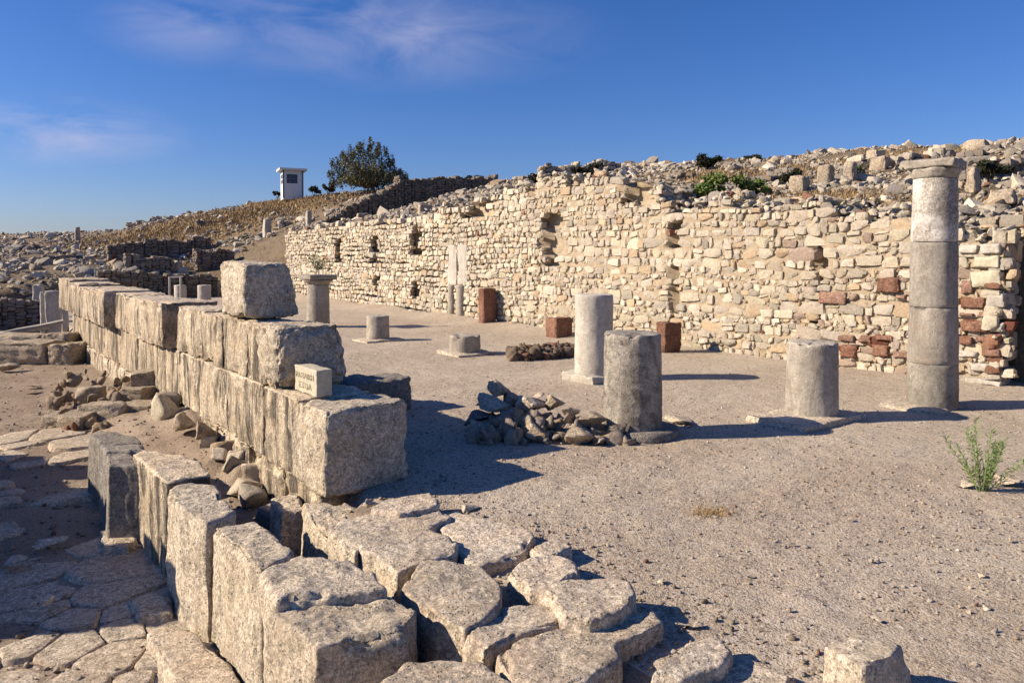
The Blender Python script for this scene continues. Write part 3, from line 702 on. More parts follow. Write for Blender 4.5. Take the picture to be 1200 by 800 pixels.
# ================================================================== SLABS of the ruined corner
SL = [
 ([(437,597),(452,587),(503,577),(512,591),(470,601)], .16, 'thin flat slab lying beside the foot of the large end block', .08),
 ([(388,624),(402,610),(430,602),(520,597),(528,604),(498,620),(440,624),(418,648)], .12, 'long narrow slab just below the thin flat slab', .5),
 ([(416,637),(442,624),(502,621),(531,632),(533,645),(500,655),(466,668),(450,654)], .14, 'broad slab with sunlit broken front edge left of the middle slabs', .5),
 ([(506,612),(535,601),(600,614),(625,625),(612,642),(590,655),(560,661),(540,648),(528,628)], .09, 'wide worn slab merging into the gravel floor', .3),
 ([(470,688),(498,657),(560,665),(586,684),(583,705),(545,734),(510,716)], .16, 'large slab over the deep dark hollow', .75),
 ([(546,738),(580,710),(638,704),(663,714),(655,728),(600,742),(568,762),(548,752)], .13, 'oblong slab in front of the slab over the hollow', .6),
 ([(586,763),(640,740),(718,720),(765,714),(774,728),(740,745),(718,752),(724,770),(694,790),(640,815),(604,800)], .12, 'long ragged slab reaching the bottom edge of the picture', .6),
 ([(597,666),(640,648),(671,659),(677,671),(640,690),(620,690)], .12, 'small square slab with ochre patch in the middle of the slabs', .4),
 ([(637,690),(665,674),(733,679),(742,694),(735,708),(692,722),(665,719)], .19, 'thick pale slab raised above the others and casting a shadow', .2),
 ([(443,795),(480,777),(555,776),(600,800),(590,850),(430,850)], .14, 'slab cut by the bottom edge in front of the dark hollow', .7),
 ([(795,762),(838,744),(856,762),(842,778),(800,792),(765,790)], .12, 'pale crumbling slab at the right end of the ruined corner', .25),
 ([(770,800),(800,790),(880,770),(930,790),(920,830),(780,840)], .05, 'flat earth covered slab right of the crumbling slab', .3),
 ([(625,640),(652,630),(668,640),(640,652)], .11, 'small wedge of stone between the wide worn slab and the gravel', .2),
]
for px, zt, lb, th in SL:
    slab('paving_slab', px, zt, zt-th, M['slab'], lb, 'stone slab', 'slabs of the ruined corner', amp=.016 if th > .1 else .010, seg_n=120, rings=22, r=.022, side=10, wob=.03, grow=.0, expand=.022, tilt=tuple(RNG.normal(0, .014, 2)))
# flags beside the upright blocks
for px, zt, lb in (([(150,700),(178,690),(205,700),(200,716),(165,722)], -.56, 'pale flagstone touching the foot of the pale upright block'),
                   ([(172,742),(190,733),(222,738),(262,765),(300,830),(215,830),(190,770)], -.53, 'long smooth flagstone under the broad nearest block'),
                   ([(116,620),(158,618),(160,630),(150,640),(120,640)], -.5, 'shaded flat stone at the foot of the streaked upright block')):
    slab('flagstone', px, zt, zt-.2, M['slab'], lb, 'stone slab', amp=.012, seg_n=80, r=.03)

BOXYH = [rock_proto(14, 4, 700+i, True) for i in range(8)]
# ================================================================== rocks (single stones)
def rock(name, u, v, w, h, z0, m, label, cat='stone', group=None, ang=None, dp=1., proto=None, rs=None, boxy=False):
    """u,v: foot of the stone in the photograph; w,h its size in photo pixels there"""
    p = at(u, v, z0); px = F/p[1]; sx_, sz_ = w/px/2, h/px/2; _seed[0] += 3
    pool = BOXYH if boxy else CHUNKH
    V, Q = pool[(_seed[0]*7) % len(pool)]; a = RNG.uniform(-.25, .25) if ang is None else ang
    X = V*np.array((sx_, sx_*dp, sz_)); X = np.stack([X[:, 0]*math.cos(a)-X[:, 1]*math.sin(a), X[:, 0]*math.sin(a)+X[:, 1]*math.cos(a), X[:, 2]], 1)
    X = X+p+np.array((0, sx_*dp*.8, sz_*.92)); X = weather(X, Q, min(sx_, sz_)*.10, _seed[0])
    o = obj(name, X, Q, m); o.data.set_sharp_from_angle(angle=R(24)); return tag(o, label, cat, group)
rock('boulder', 1031, 842, 92, 80, -.05, M['block'], 'rough pale boulder on the gravel at the bottom edge', 'boulder', ang=.35, dp=.8, boxy=True)
# heap by the shaded columns
heap = [(566,522,36,26,'low shaded stone at the far left foot of the rubble heap','rubble'),(592,523,44,34,'dark long stone in the lower left of the rubble heap','rubble'),(622,524,38,36,'shaded stone in the bottom middle of the rubble heap','rubble'),(650,525,40,34,'narrow dark stone wedged in the bottom of the rubble heap','rubble'),
        (682,528,38,30,'brown stone at the bottom right of the rubble heap','rubble'),(706,529,34,26,'dark stone between the rubble heap and the thick column','rubble'),(640,515,50,40,'large inner stone of the rubble heap under the broad sunlit one','rubble'),(600,514,46,38,'large inner stone on the left of the rubble heap','rubble'),(672,518,44,36,'inner stone on the right of the rubble heap','rubble')]
for u, v, w, h, lb, mk in heap: rock('heap_stone', u, v, w, h, -.05, M[mk], lb, group='stones of the rubble heap', dp=.9)
def rockz(name, u, vb, w, h, Yd, m, label, **k):
    p = atY(u, vb, Yd); rock(name, u, vb, w, h, p[2], m, label, **k)
for u, vb, w, h, Yd, lb, mk in ((620,490,62,30,9.0,'broad sunlit stone lying across the middle of the rubble heap','slab'),(585,492,56,26,9.1,'pale edged stone on the left of the rubble heap','slab'),(600,482,46,24,9.3,'flat stone propped behind the pale edged stone of the heap','greyblock'),
        (582,468,34,22,9.4,'small dark stone topping the rubble heap on the left','rubble'),(664,500,36,40,8.9,'pointed upright stone on the right of the rubble heap','slab'),(695,505,40,26,8.8,'shaded stone leaning toward the thick column','rubble'),(634,470,30,14,9.2,'rounded sunlit stone capping the broad stone of the heap','slab'),(730,512,34,20,8.7,'small flat stone beside the base of the thick column','rubble'),(560,500,40,24,9.2,'low dark stone on the left shoulder of the rubble heap','greyblock'),(572,478,30,16,9.5,'tilted grey stone at the top left of the rubble heap','greyblock'),(648,484,34,26,9.1,'lump of stone behind the pointed upright stone of the heap','rubble'),(606,504,46,26,8.95,'dark stone under the broad sunlit stone of the heap','rubble'),(676,518,34,22,8.8,'wedge shaped stone low on the right of the rubble heap','rubble')):
    rockz('heap_stone', u, vb, w, h, Yd, M[mk], lb, group='stones of the rubble heap', dp=.8)
# stacked stones in the street
for u, vb, w, h, Yd, lb in ((152,498,52,26,11.4,'dark long stone at the bottom right of the street pile'),(118,502,54,30,11.2,'broad brown stone at the bottom middle of the street pile'),(82,510,40,26,10.9,'stone at the front left corner of the street pile'),
        (62,508,34,24,11.1,'pale broken stone outermost on the left of the street pile'),(165,482,42,14,11.7,'thin flat stone in the second row of the street pile'),(155,471,52,18,11.9,'slab stone under the top stone of the street pile'),(163,455,34,22,12.1,'squared stone topping the street pile'),
        (100,476,36,24,12.2,'grey squared stone at the back left of the street pile'),(135,484,34,14,11.9,'thin stone tucked in the middle of the street pile')):
    rockz('pile_stone', u, vb, w, h, Yd, M['rubble'], lb, cat='stone', group='stones of the street pile', dp=.9, boxy=True)
for u, v, w, h, lb in ((232,520,34,26,'knobbly stone at the foot of the streaked wall'),(206,508,30,22,'pale lump of stone in the earth before the wall foot'),(22,458,30,9,'flat stone on the street near the left edge'),(5,436,22,12,'stone at the left edge by the low wall'),(36,462,18,6,'small flat stone right of the flat stone on the street')):
    rock('loose_stone', u, v, w, h, -.38 if u < 50 else -.12, M['rubble'], lb)
for u, v, w, h, lb in ((60,645,46,14,'rough lit stone in the shaded street'),(10,665,30,12,'pale stone at the left edge of the shaded street'),(55,712,26,12,'pale rock at the rim of the street paving'),(350,586,30,20,'stone plugged under the left corner of the large end block')):
    rock('loose_stone', u, v, w, h, -.55 if u < 300 else -.25, M['slab'], lb)
for u, v, w, h, lb in ((605,632,24,9,'small pale stone on the slab edge near the gravel'),(548,604,34,10,'low stone at the rim of the shadow'),(795,498,40,8,'flat pale stone right of the thick column'),(800,745,32,18,'lump of stone beside the crumbling slab'),(820,738,14,8,'little dark stone behind the lump of stone'),
        (1140,573,22,11,'pale stone at the foot of the green plant'),(1157,574,12,8,'tiny stone right of the pale stone by the plant'),(1190,570,34,14,'flat grey stone right of the green plant'),(778,686,13,8,'single pale pebble on the open gravel'),(430,600,24,16,'small stone between the end block and the thin slab')):
    rock('loose_stone', u, v, w, h, 0 if u > 500 else .08, M['slab'], lb)
for i in range(60):                                    # little stones strewn on the floor, all alike
    u = RNG.uniform(560, 1195); v = RNG.uniform(470, 790)
    if u < 800 and v > 600 or (v < 540 and u < 760): continue
    rock('small_stone', u, v, RNG.uniform(5, 9)*(v-300)/300, RNG.uniform(3, 5)*(v-300)/300, -.005, M['slab'], 'small pale stone strewn on the open gravel floor', 'stone', 'small stones strewn on the gravel floor', ang=RNG.uniform(0, 3))

# pebbles and chips: uncountable
def pebbles(name, n, gen, s0, s1, label, zf=ground_z, prot=CHUNK2, base=(.40, .33, .26), sink=.3):
    P = gen(n); n = len(P); P = np.concatenate([P, zf(P[:, 0], P[:, 1])[:, None]], 1)
    sz = (s0*(s1/s0)**(RNG.random(n)**2.2))[:, None]*np.array([[1.2, 1, .75]])*RNG.uniform(.75, 1.25, (n, 3)); P[:, 2] += sz[:, 2]*(1-sink)
    A = scatter(prot, P, sz, RNG.uniform(0, 6.3, n), stone_cols(n, .05, base, .3, var=.2), None, .3)
    return tag(obj(name, A[0], A[1], M['masonry'], None, False, A[2]), label, 'gravel', kind='stuff')
def gen_floor(n):
    y = 3.2*(26/3.2)**RNG.random(n); x = RNG.uniform(-.75, .8, n)*y; P = np.stack([x, y], 1); s, t = st(P.T)
    cl = fbm2(P[:, 0], P[:, 1], .6, 3, 71); k = (t > 2.95) & (t < 14) & (cl > RNG.uniform(-.45, .25, n)); return P[k]
pebbles('gravel', 26000, gen_floor, .004, .015, 'fine gravel and chips covering the stoa floor', base=(.52, .45, .36))
def gen_street(n):
    y = 4.5*(22/4.5)**RNG.random(n); x = RNG.uniform(-.8, -.1, n)*y; P = np.stack([x, y], 1); s, t = st(P.T); return P[(t < 2.65)]
pebbles('gravel', 6000, gen_street, .006, .026, 'stone chips scattered over the street and its paving')
def gen_ruin(n):
    s = RNG.uniform(2, 6.6, n); t = RNG.uniform(2.0, 3.9, n); return W(s, t)[:, :2]
pebbles('gravel', 1500, gen_ruin, .005, .018, 'chips filling the joints between the corner slabs', base=(.36, .29, .21))

# ================================================================== COLUMNS
def lathe(prof, c, n=64, amp=.006, seed=1, chip=0., zfine=.05, lean=(0, 0)):
    P = [prof[0]]
    for a, b in zip(prof[:-1], prof[1:]):
        k = max(1, int(np.hypot(b[0]-a[0], b[1]-a[1])/zfine)); P += [(a[0]+(b[0]-a[0])*i/k, a[1]+(b[1]-a[1])*i/k) for i in range(1, k+1)]
    P = np.array(P); th = np.linspace(0, 2*math.pi, n, endpoint=False)
    V = np.stack([P[:, :1]*np.cos(th), P[:, :1]*np.sin(th), np.repeat(P[:, 1:], n, 1)], -1).reshape(-1, 3)
    i = np.arange(n); j = (i+1) % n; Q = np.vstack([np.stack([k*n+i, k*n+j, (k+1)*n+j, (k+1)*n+i], 1) for k in range(len(P)-1)])
    V = V+np.array(c); ok = np.repeat(P[:, 0] > 1e-3, n); N = vnormals(V, Q)
    d = amp*(1.2*fbm(V, 2.2, 3, seed)+.8*fbm(V, 9, 4, seed+3)+.3*fbm(V, 35, 2, seed+6))
    if chip:
        zt = V[:, 2].max(); e = sstep(.09, 0, zt-V[:, 2])*ok; d = d-e*chip*sstep(.05, .5, fbm(V, 5, 3, seed+9))
    V = V+N*(d*ok)[:, None]; V[:, 0] += (V[:, 2]-c[2])*lean[0]; V[:, 1] += (V[:, 2]-c[2])*lean[1]; return V, Q
GC = 'columns of the stoa'
def sqplinth(root, p, ha, hb, z, m='slab', off=(0, 0), rot=0.):
    s, t = st(p); s += off[0]; t += off[1]; return block('plinth', box8(s-ha, s+ha, t-hb, t+hb, -.08, z, .02), M[m], root, r=.02, amp=.012, chip=.05, n=22)
def column(u, vb, w, vt, label, m='column', drums=None, group=GC, tf=.97, z0=0.):
    p = at(u, vb, z0); r = w/2*p[1]/F; q_ = p[:2]/np.linalg.norm(p[:2]); p = p+np.array((q_[0], q_[1], 0))*r*.8
    ztop = atY(u, vt, p[1]-r*.4)[2]
    root = thing('column', p, label, 'column', group)
    ds = [z0-.05]+(drums or [])+[ztop]
    for i, (a, b) in enumerate(zip(ds[:-1], ds[1:])):
        ra = r*(1-(1-tf)*(a-z0)/(ztop-z0)); rb = r*(1-(1-tf)*(b-z0)/(ztop-z0)); e = .001; q_ = .007 if drums else .016
        V, Q = lathe([(0.0001, a), (ra-q_, a), (ra, a+q_), (rb, b-q_), (rb-q_, b-e), (.0001, b-e)], (p[0], p[1], 0), 72, .008, 30+i*5+int(u), chip=.04 if i == len(ds)-2 and not drums else .012)
        obj('drum' if drums else 'shaft', V, Q, M[['lowdrum', 'midcolumn', 'middrum', 'topdrum'][i] if drums else m], root)
    return root, p, r, ztop
M['topdrum'] = stone_mat('white_mottled_marble', (.27, .25, .225), (.60, .56, .50), (.2, .185, .165), lichen=.3, ochre=(.66, .62, .56), ocf=1., pit=.6)
M['lowdrum'] = stone_mat('dark_mottled_marble', (.27, .25, .21), (.36, .33, .28), (.12, .115, .1), lichen=.5, pit=.5, grain=.5, streak=.3, patch=.4)
M['middrum'] = stone_mat('plain_grey_marble', (.30, .275, .235), (.33, .30, .26), (.2, .18, .15), lichen=.25, pit=.3, grain=.5, streak=.3, patch=.4)
M['midcolumn'] = stone_mat('streaky_marble', (.36, .325, .28), (.46, .42, .36), (.22, .19, .15), lichen=.3, ochre=(.38, .28, .2), pit=.5, grain=.4, streak=.45, patch=.35)
def plinth(root, px, zt, zb=-.06, m='slab', name='plinth', amp=.008):
    V, F_ = slab_mesh([at(u, v, zt)[:2] for u, v in px], zt, zb, amp=amp, seg_n=96, rings=10, r=.015, side=4, wob=.015, grow=.01); return obj(name, V, F_, M[m], root)


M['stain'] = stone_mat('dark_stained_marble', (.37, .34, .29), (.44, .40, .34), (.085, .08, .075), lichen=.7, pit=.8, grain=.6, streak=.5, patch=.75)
c, p, r, zt = column(951, 495, 60, 401, 'short grey column stump on a thin slab left of the tall column')
sqplinth(c, p, .44, .74, .085, off=(0, -.12))
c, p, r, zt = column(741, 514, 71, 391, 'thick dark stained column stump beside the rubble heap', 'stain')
V, Q = lathe([(.0001, -.05), (r*1.22, -.05), (r*1.24, .05), (r*1.18, .10), (.0001, .10)], (p[0]+.12, p[1]-.04, 0), 64, .012, 77, chip=.03); obj('plinth', V, Q, M['greyblock'], c)
c, p, r, zt = column(696, 447, 46, 345, 'tall column stump on a square plinth behind the thick stained stump', 'palecolumn', tf=.99)
sqplinth(c, p, .42, .42, .13, 'palecolumn')
c, p, r, zt = column(545, 416, 37, 393, 'lowest column stump on a square plinth in the middle of the floor', 'column')
sqplinth(c, p, .48, .48, .07)
c, p, r, zt = column(443, 400, 27, 370, 'small grey column stump with flat slab at its foot', 'column')
sqplinth(c, p, .45, .55, .05)
# column with abacus and weeds at the far left
c, p, r, zt = column(373, 384, 27, 333, 'column with square capital and a weed on top at the far left', 'column', tf=.94)
def abacus(root, p, half, z0, z1, ang, m, r=.015, amp=.006):
    ca, sa = math.cos(ang), math.sin(ang); q = [(-half, -half), (half, -half), (half, half), (-half, half)]
    lo = [np.array((p[0]+x*ca-y*sa, p[1]+x*sa+y*ca, z0)) for x, y in q]; hi = [a+UP*(z1-z0) for a in lo]
    return block('abacus', lo+hi, M[m], root, r=r, amp=amp, chip=.05, n=18)
V, Q = lathe([(.0001, zt-.01), (r*.93, zt-.01), (r*.98, zt+.02), (r*1.25, zt+.10), (r*1.3, zt+.13), (.0001, zt+.13)], (p[0], p[1], 0), 48, .006, 91); obj('echinus', V, Q, M['column'], c)
abacus(c, p, r*1.25, zt+.13, zt+.30, TH, 'column'); ztop1 = zt+.30; pcol = p.copy()
# the tall complete column
c, p, r, zt = column(1092, 481, 56, 207, 'tall complete column with capital on the right', 'column', [.66, 1.47, 2.40], tf=.85)
V, Q = lathe([(.0001, zt-.02), (r*.86, zt-.02), (r*.88, zt+.02), (r*1.0, zt+.07), (r*1.06, zt+.12), (.0001, zt+.12)], (p[0], p[1], 0), 64, .010, 92, chip=.03); obj('echinus', V, Q, M['column'], c)
abacus(c, p, r*1.0, zt+.10, zt+.26, TH+.12, 'column', r=.03, amp=.014)
V, Q = lathe([(r*.86, 2.37), (r*.905, 2.38), (r*.905, 2.405), (r*.86, 2.415)], (p[0], p[1], 0), 64, .004, 93)
sqplinth(c, p, .42, .52, .06, off=(.1, -.08))
# remains of the row, far behind the front wall
for s_, lb in ((33.5, 'distant pale column stump just left of the topmost block'), (37.6, 'farthest pale column stump behind the front wall')):
    q = W(s_, 8.9); u = 600+F*q[0]/q[1]; v = 300+F*EYE/q[1]; column(u, v, F/q[1]*.56, 334, lb, 'palecolumn')

# half columns and pilasters against the back wall
def wall_at(u, v, t): s, z = onT(u, v, t); return s, z
hc = thing('engaged_columns', W(*([onT(536, 366, TB+.5)[0]]), TB+.5, 0) if False else W(onT(536, 366, TB+.5)[0], TB+.5, 0), 'pair of joined half columns with pale pilasters above against the back wall', 'column')
tw = wall_t(onT(536, 366, TB+.5)[0])-.1
for u, w, ua, ub in ((530, 10, 525, 535.5), (541, 13, 536.5, 548)):
    s, zb = onT(u, 370, tw); _, z1 = onT(u, 334, tw); _, z2 = onT(u, 287, tw); q = W(s, tw); r = w/2*q[1]/F
    V, Q = lathe([(.0001, -.05), (r, -.05), (r*.97, z1), (.0001, z1)], q, 40, .008, 95); obj('half_column', V, Q, M['column'], hc)
    sa, sb_ = onT(ub, 300, tw-.05)[0], onT(ua, 300, tw-.05)[0]
    block('pilaster', box8(sa, sb_, tw-.08, tw+.25, z1+.005, z2), M['palecolumn'], hc, r=.02, amp=.006, n=12)

# blocks of red tuff at the foot of the back wall
for (u0, u1, vb, vt, um, lb) in ((560, 582, 377, 338, 567, 'upright reddish brown block against the back wall beside the half columns'), (638, 676, 392, 373, 652, 'low reddish block at the foot of the back wall'), (769, 805, 409, 379, 780, 'reddish brown block at the foot of the back wall behind the thick stump')):
    pf = at(um, vb, .1); s, t = st(pf); sl = onT(u0, vb, t)[0]; w_ = max(.3, sl-s); zt = EYE-(vt-300)/F*pf[1]; dt = (u1-um)/F*pf[1]/CS*.8
    tag(block('tuff_block', box8(s, s+w_, t, t+dt+.1, -.1, zt), M['red'], None, r=.04, amp=.02, chip=.07, n=20), lb, 'stone block', 'reddish blocks along the back wall')
# low bed of brown stones on the floor
n = 420; cen = at(640, 424, 0); a_ = RNG.uniform(-1, 1, n); P = np.array([at(600, 424)])+(a_*.5+.5)[:, None]*(at(688, 418)-at(600, 424))[None]; P[:, 1] += RNG.uniform(0, .9, n); P[:, 2] = RNG.uniform(-.05, .19, n)*(1-.5*np.abs(a_))
A = scatter(CHUNK, P, RNG.uniform(.06, .14, (n, 1))*RNG.uniform(.7, 1.2, (n, 3)), RNG.uniform(0, 6, n), stone_cols(n, .1, (.17, .125, .09), .1), None, .4)
tag(obj('stone_bed', A[0], A[1], M['masonry'], None, False, A[2]), 'low bank of small brown stones on the floor behind the tall stump', 'stone bank')
# soil and small stones packing the rubble heap
n = 170; P = np.stack([RNG.uniform(-.45, 1.35, n), RNG.uniform(8.6, 9.3, n), RNG.uniform(0, 1, n)], 1); P[:, 2] *= .38*np.clip(1-np.abs(P[:, 0]-.2)/1.25, .1, 1)*np.clip(1-np.abs(P[:, 1]-9.0)/.5, 0, 1)
A = scatter(CHUNK, P, RNG.uniform(.04, .12, (n, 1))*RNG.uniform(.7, 1.2, (n, 3)), RNG.uniform(0, 6, n), stone_cols(n, .0, (.36, .29, .22), .2), None, .4)
tag(obj('rubble', A[0], A[1], M['masonry'], None, False, A[2]), 'small stones and soil packing the heap by the column', 'rubble', kind='stuff')
n = 110; P = np.array([at(RNG.uniform(62, 180), RNG.uniform(470, 510), -.4) for _ in range(n)]); P[:, 2] = -.4+RNG.uniform(0, .12, n)+.5*np.clip((P[:, 1]-11)/2, 0, 1)*RNG.random(n)
A = scatter(CHUNK, P, RNG.uniform(.04, .13, (n, 1))*RNG.uniform(.7, 1.2, (n, 3)), RNG.uniform(0, 6, n), stone_cols(n, .05, (.34, .26, .18), .2), None, .4)
tag(obj('rubble', A[0], A[1], M['masonry'], None, False, A[2]), 'small stones and earth in the street pile', 'rubble', kind='stuff')
# knobbly foundation rubble showing at the foot of the front wall
n = 20; s = RNG.uniform(6.6, 12, n); P = W(s, TF-RNG.uniform(-.05, .22, n)); P[:, 2] = ground_st(s, np.full(n, 2.4))+RNG.uniform(-.10, .16, n)
A = scatter(BOXY4, P, RNG.uniform(.05, .15, (n, 1))*RNG.uniform(.7, 1.2, (n, 3)), RNG.uniform(0, 6, n), stone_cols(n, .0, (.55, .47, .36), .2), None, .4)
tag(obj('rubble', A[0], A[1], M['masonry'], None, False, A[2]), 'knobbly footing rubble along the base of the front wall', 'rubble', kind='stuff')

# wall across the street, out of the picture on the left; it throws the long shadow
lw = thing('masonry_wall', W(10.7, -2.4, -.5), 'ragged masonry wall on the far side of the street', 'wall')
A = masonry(W(8.3, -1.75), D, T, 5.0, lambda a: -.7, lambda a: 1.75+.12*math.sin(a*2.7)+.10*math.sin(a*6.1+1)-.6*(a > 4.7), .2, .36, depth=.15, chinks=0, cols=lambda C: stone_cols(len(C), .01))
obj('masonry', A[0], A[1], M['masonry'], lw, True, A[2])
V = np.array([W(s, t, z) for s in (8.35, 13.2) for t in (-2.5, -1.92) for z in (-.8, 1.5)]); obj('core', V, [(0,1,3,2),(4,6,7,5),(0,4,5,1),(2,3,7,6),(1,5,7,3)], M['mortar'], lw, False)

# ================================================================== THE HILLSIDE RUINS
hz = lambda x, y: float(hill_z(np.array([x]), np.array([y]))[0])
def ruin(name, p0, p1, h, label, hs=.26, thick=.7, base=(.50, .43, .33), drop=.4, rag=.25, cat='wall', ztop=None):
    """a drystone wall from p0 to p1 (world x, y); its top height h above the slope, or ztop as level line"""
    p0, p1 = np.array(p0, float), np.array(p1, float); L_ = np.linalg.norm(p1-p0); al = (p1-p0)/L_; ou = np.array((al[1], -al[0])); C, S = [], []
    ph = RNG.uniform(0, 6); q = p0
    a = 0
    while a < L_:
        q = p0+al*a; zg = hz(*q); f = a/L_; zt = (ztop[0]+(ztop[1]-ztop[0])*f) if ztop else zg+(h[0]+(h[1]-h[0])*f if isinstance(h, tuple) else h)
        zt += rag*(.5*math.sin(a*1.7+ph)+.5*math.sin(a*4.3+ph)); w = hs*RNG.uniform(.7, 1.5)
        z = zg-drop
        while z < zt:
            hh = hs*RNG.uniform(.45, .85)
            for off in ((0, 1, 2) if z > zt-hs*2.2 else (0,)):
                if off*hs*1.1 > thick: continue
                c = q+al*RNG.uniform(-.1, .1)*hs-ou*off*hs*1.1+ou*RNG.uniform(-.12, .12)*hs; C.append((c[0], c[1], z+hh/2)); S.append((w/2*1.05, hs*.65, hh/2*1.08))
            z += hh
        a += w*.93
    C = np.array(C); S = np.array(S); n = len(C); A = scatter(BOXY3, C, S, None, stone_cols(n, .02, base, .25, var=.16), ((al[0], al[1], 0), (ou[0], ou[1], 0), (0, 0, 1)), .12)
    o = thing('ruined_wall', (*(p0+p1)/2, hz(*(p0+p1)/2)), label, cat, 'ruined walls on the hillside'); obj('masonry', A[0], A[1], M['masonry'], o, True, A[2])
    th = thick; V = []
    for k in range(25):
        q = p0+al*L_*k/24; f = k/24; zt = (ztop[0]+(ztop[1]-ztop[0])*f) if ztop else hz(*q)+(h[0]+(h[1]-h[0])*f if isinstance(h, tuple) else h)
        for o_, z in ((-.12, -1), (-.12, 1), (-th, 1), (-th, -1)):
            c = q+ou*o_*(1 if abs(o_) > .2 else hs*2.2); V.append((c[0], c[1], zt-rag-hs*.3 if z > 0 else hz(*q)-1))
    Fc = [(k*4+i, k*4+(i+1) % 4, (k+1)*4+(i+1) % 4, (k+1)*4+i) for k in range(24) for i in range(4)]
    if zt: obj('core', V, Fc, M['mortar'], o, False)
    return o
def seg(u0, v0, Y0, L_, ang=None):
    """start point under pixel, running to the right along the across-direction"""
    p = atY(u0, v0, Y0); d_ = T if ang is None else np.array((math.cos(ang), math.sin(ang), 0)); return p[:2], (p+d_*L_)[:2]
def upto(u0, Y0, u1, ang=None):
    d_ = T if ang is None else np.array((math.cos(ang), math.sin(ang), 0)); x0 = (u0-600)/F*Y0*1.0; k = (u1-600)/F
    L_ = (k*Y0-x0)/(d_[0]-k*d_[1]); return L_
def rw(u0, Y0, u1, vt0, vt1, label, ang=None, **k):
    """wall between picture columns u0 and u1 whose top runs from height vt0 to vt1 there"""
    L_ = upto(u0, Y0, u1, ang); d_ = T if ang is None else np.array((math.cos(ang), math.sin(ang), 0)); a = atY(u0, vt0, Y0)
    b = a[:2]+d_[:2]*L_; zt1 = atY(u1, vt1, b[1])[2]; return ruin('w', a[:2], b, 0, label, ztop=(a[2], zt1), **k)
rw(470, 45.6, 582, 211, 209, 'high dark drystone wall below the tree on the skyline', hs=.24, rag=.08, thick=1.0, drop=.6, base=(0.198, 0.171, 0.141))  # dark base on this and the next wall: shade put into the stone colour
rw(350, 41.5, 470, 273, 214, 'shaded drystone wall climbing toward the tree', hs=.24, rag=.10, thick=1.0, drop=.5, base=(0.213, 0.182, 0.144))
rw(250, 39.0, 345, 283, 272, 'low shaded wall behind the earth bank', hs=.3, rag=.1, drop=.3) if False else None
rw(-25, 37, 42, 320, 322, 'dark terrace wall at the left edge above the street', hs=.26, rag=.08, base=(0.198, 0.167, 0.137), drop=2.0)  # dark bases of these left slope walls stand in for their shade
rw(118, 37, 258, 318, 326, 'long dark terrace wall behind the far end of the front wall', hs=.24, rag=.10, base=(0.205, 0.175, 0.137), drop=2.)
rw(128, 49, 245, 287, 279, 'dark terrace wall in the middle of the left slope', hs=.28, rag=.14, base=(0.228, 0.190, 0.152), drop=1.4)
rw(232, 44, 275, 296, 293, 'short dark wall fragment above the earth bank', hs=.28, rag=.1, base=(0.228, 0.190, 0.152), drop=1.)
rw(150, 72, 320, 262, 238, 'pale drystone wall along the left skyline', ang=.05, hs=.35, rag=.12, drop=.3)
rw(-40, 23.5, 52, 353, 355, 'low even brown wall across the street at the left edge', hs=.2, rag=.03, base=(.24, .20, .165), drop=1.8)
rw(1128, 19.5, 1215, 205, 188, 'shaded terrace wall on the slope right of the tall column', hs=.26, rag=.08, base=(0.251, 0.213, 0.175), drop=1.2, ang=.5)  # base darkened: the shade of the face is in its colour
rw(636, 29, 730, 196, 192, 'broken drystone wall on the skyline over the back wall', ang=.1, hs=.26, rag=.1, drop=.8)
rw(1010, 24.5, 1110, 190, 178, 'pale terrace wall near the skyline left of the tall column', ang=.05, hs=.3, rag=.1, drop=.8)
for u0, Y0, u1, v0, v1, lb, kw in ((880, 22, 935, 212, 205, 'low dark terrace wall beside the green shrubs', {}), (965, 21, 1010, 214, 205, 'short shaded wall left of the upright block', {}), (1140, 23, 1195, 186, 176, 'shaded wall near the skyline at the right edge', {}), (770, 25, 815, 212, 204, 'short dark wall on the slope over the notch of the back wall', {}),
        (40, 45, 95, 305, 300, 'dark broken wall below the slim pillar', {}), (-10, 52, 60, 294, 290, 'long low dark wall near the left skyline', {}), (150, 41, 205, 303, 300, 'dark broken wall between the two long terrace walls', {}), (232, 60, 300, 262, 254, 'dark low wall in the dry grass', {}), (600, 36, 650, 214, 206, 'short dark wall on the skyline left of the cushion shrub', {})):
    rw(u0, Y0, u1, v0, v1, lb, hs=.22, rag=.22, base=(0.274, 0.236, 0.190), drop=1.0)  # stone colour lowered to carry the shade of these walls
rw(330, 52, 440, 262, 250, 'pale low wall running up to the dark wall below the tree', ang=.35, hs=.28, rag=.1, drop=.4)

BK = atY(303, 303, 44)
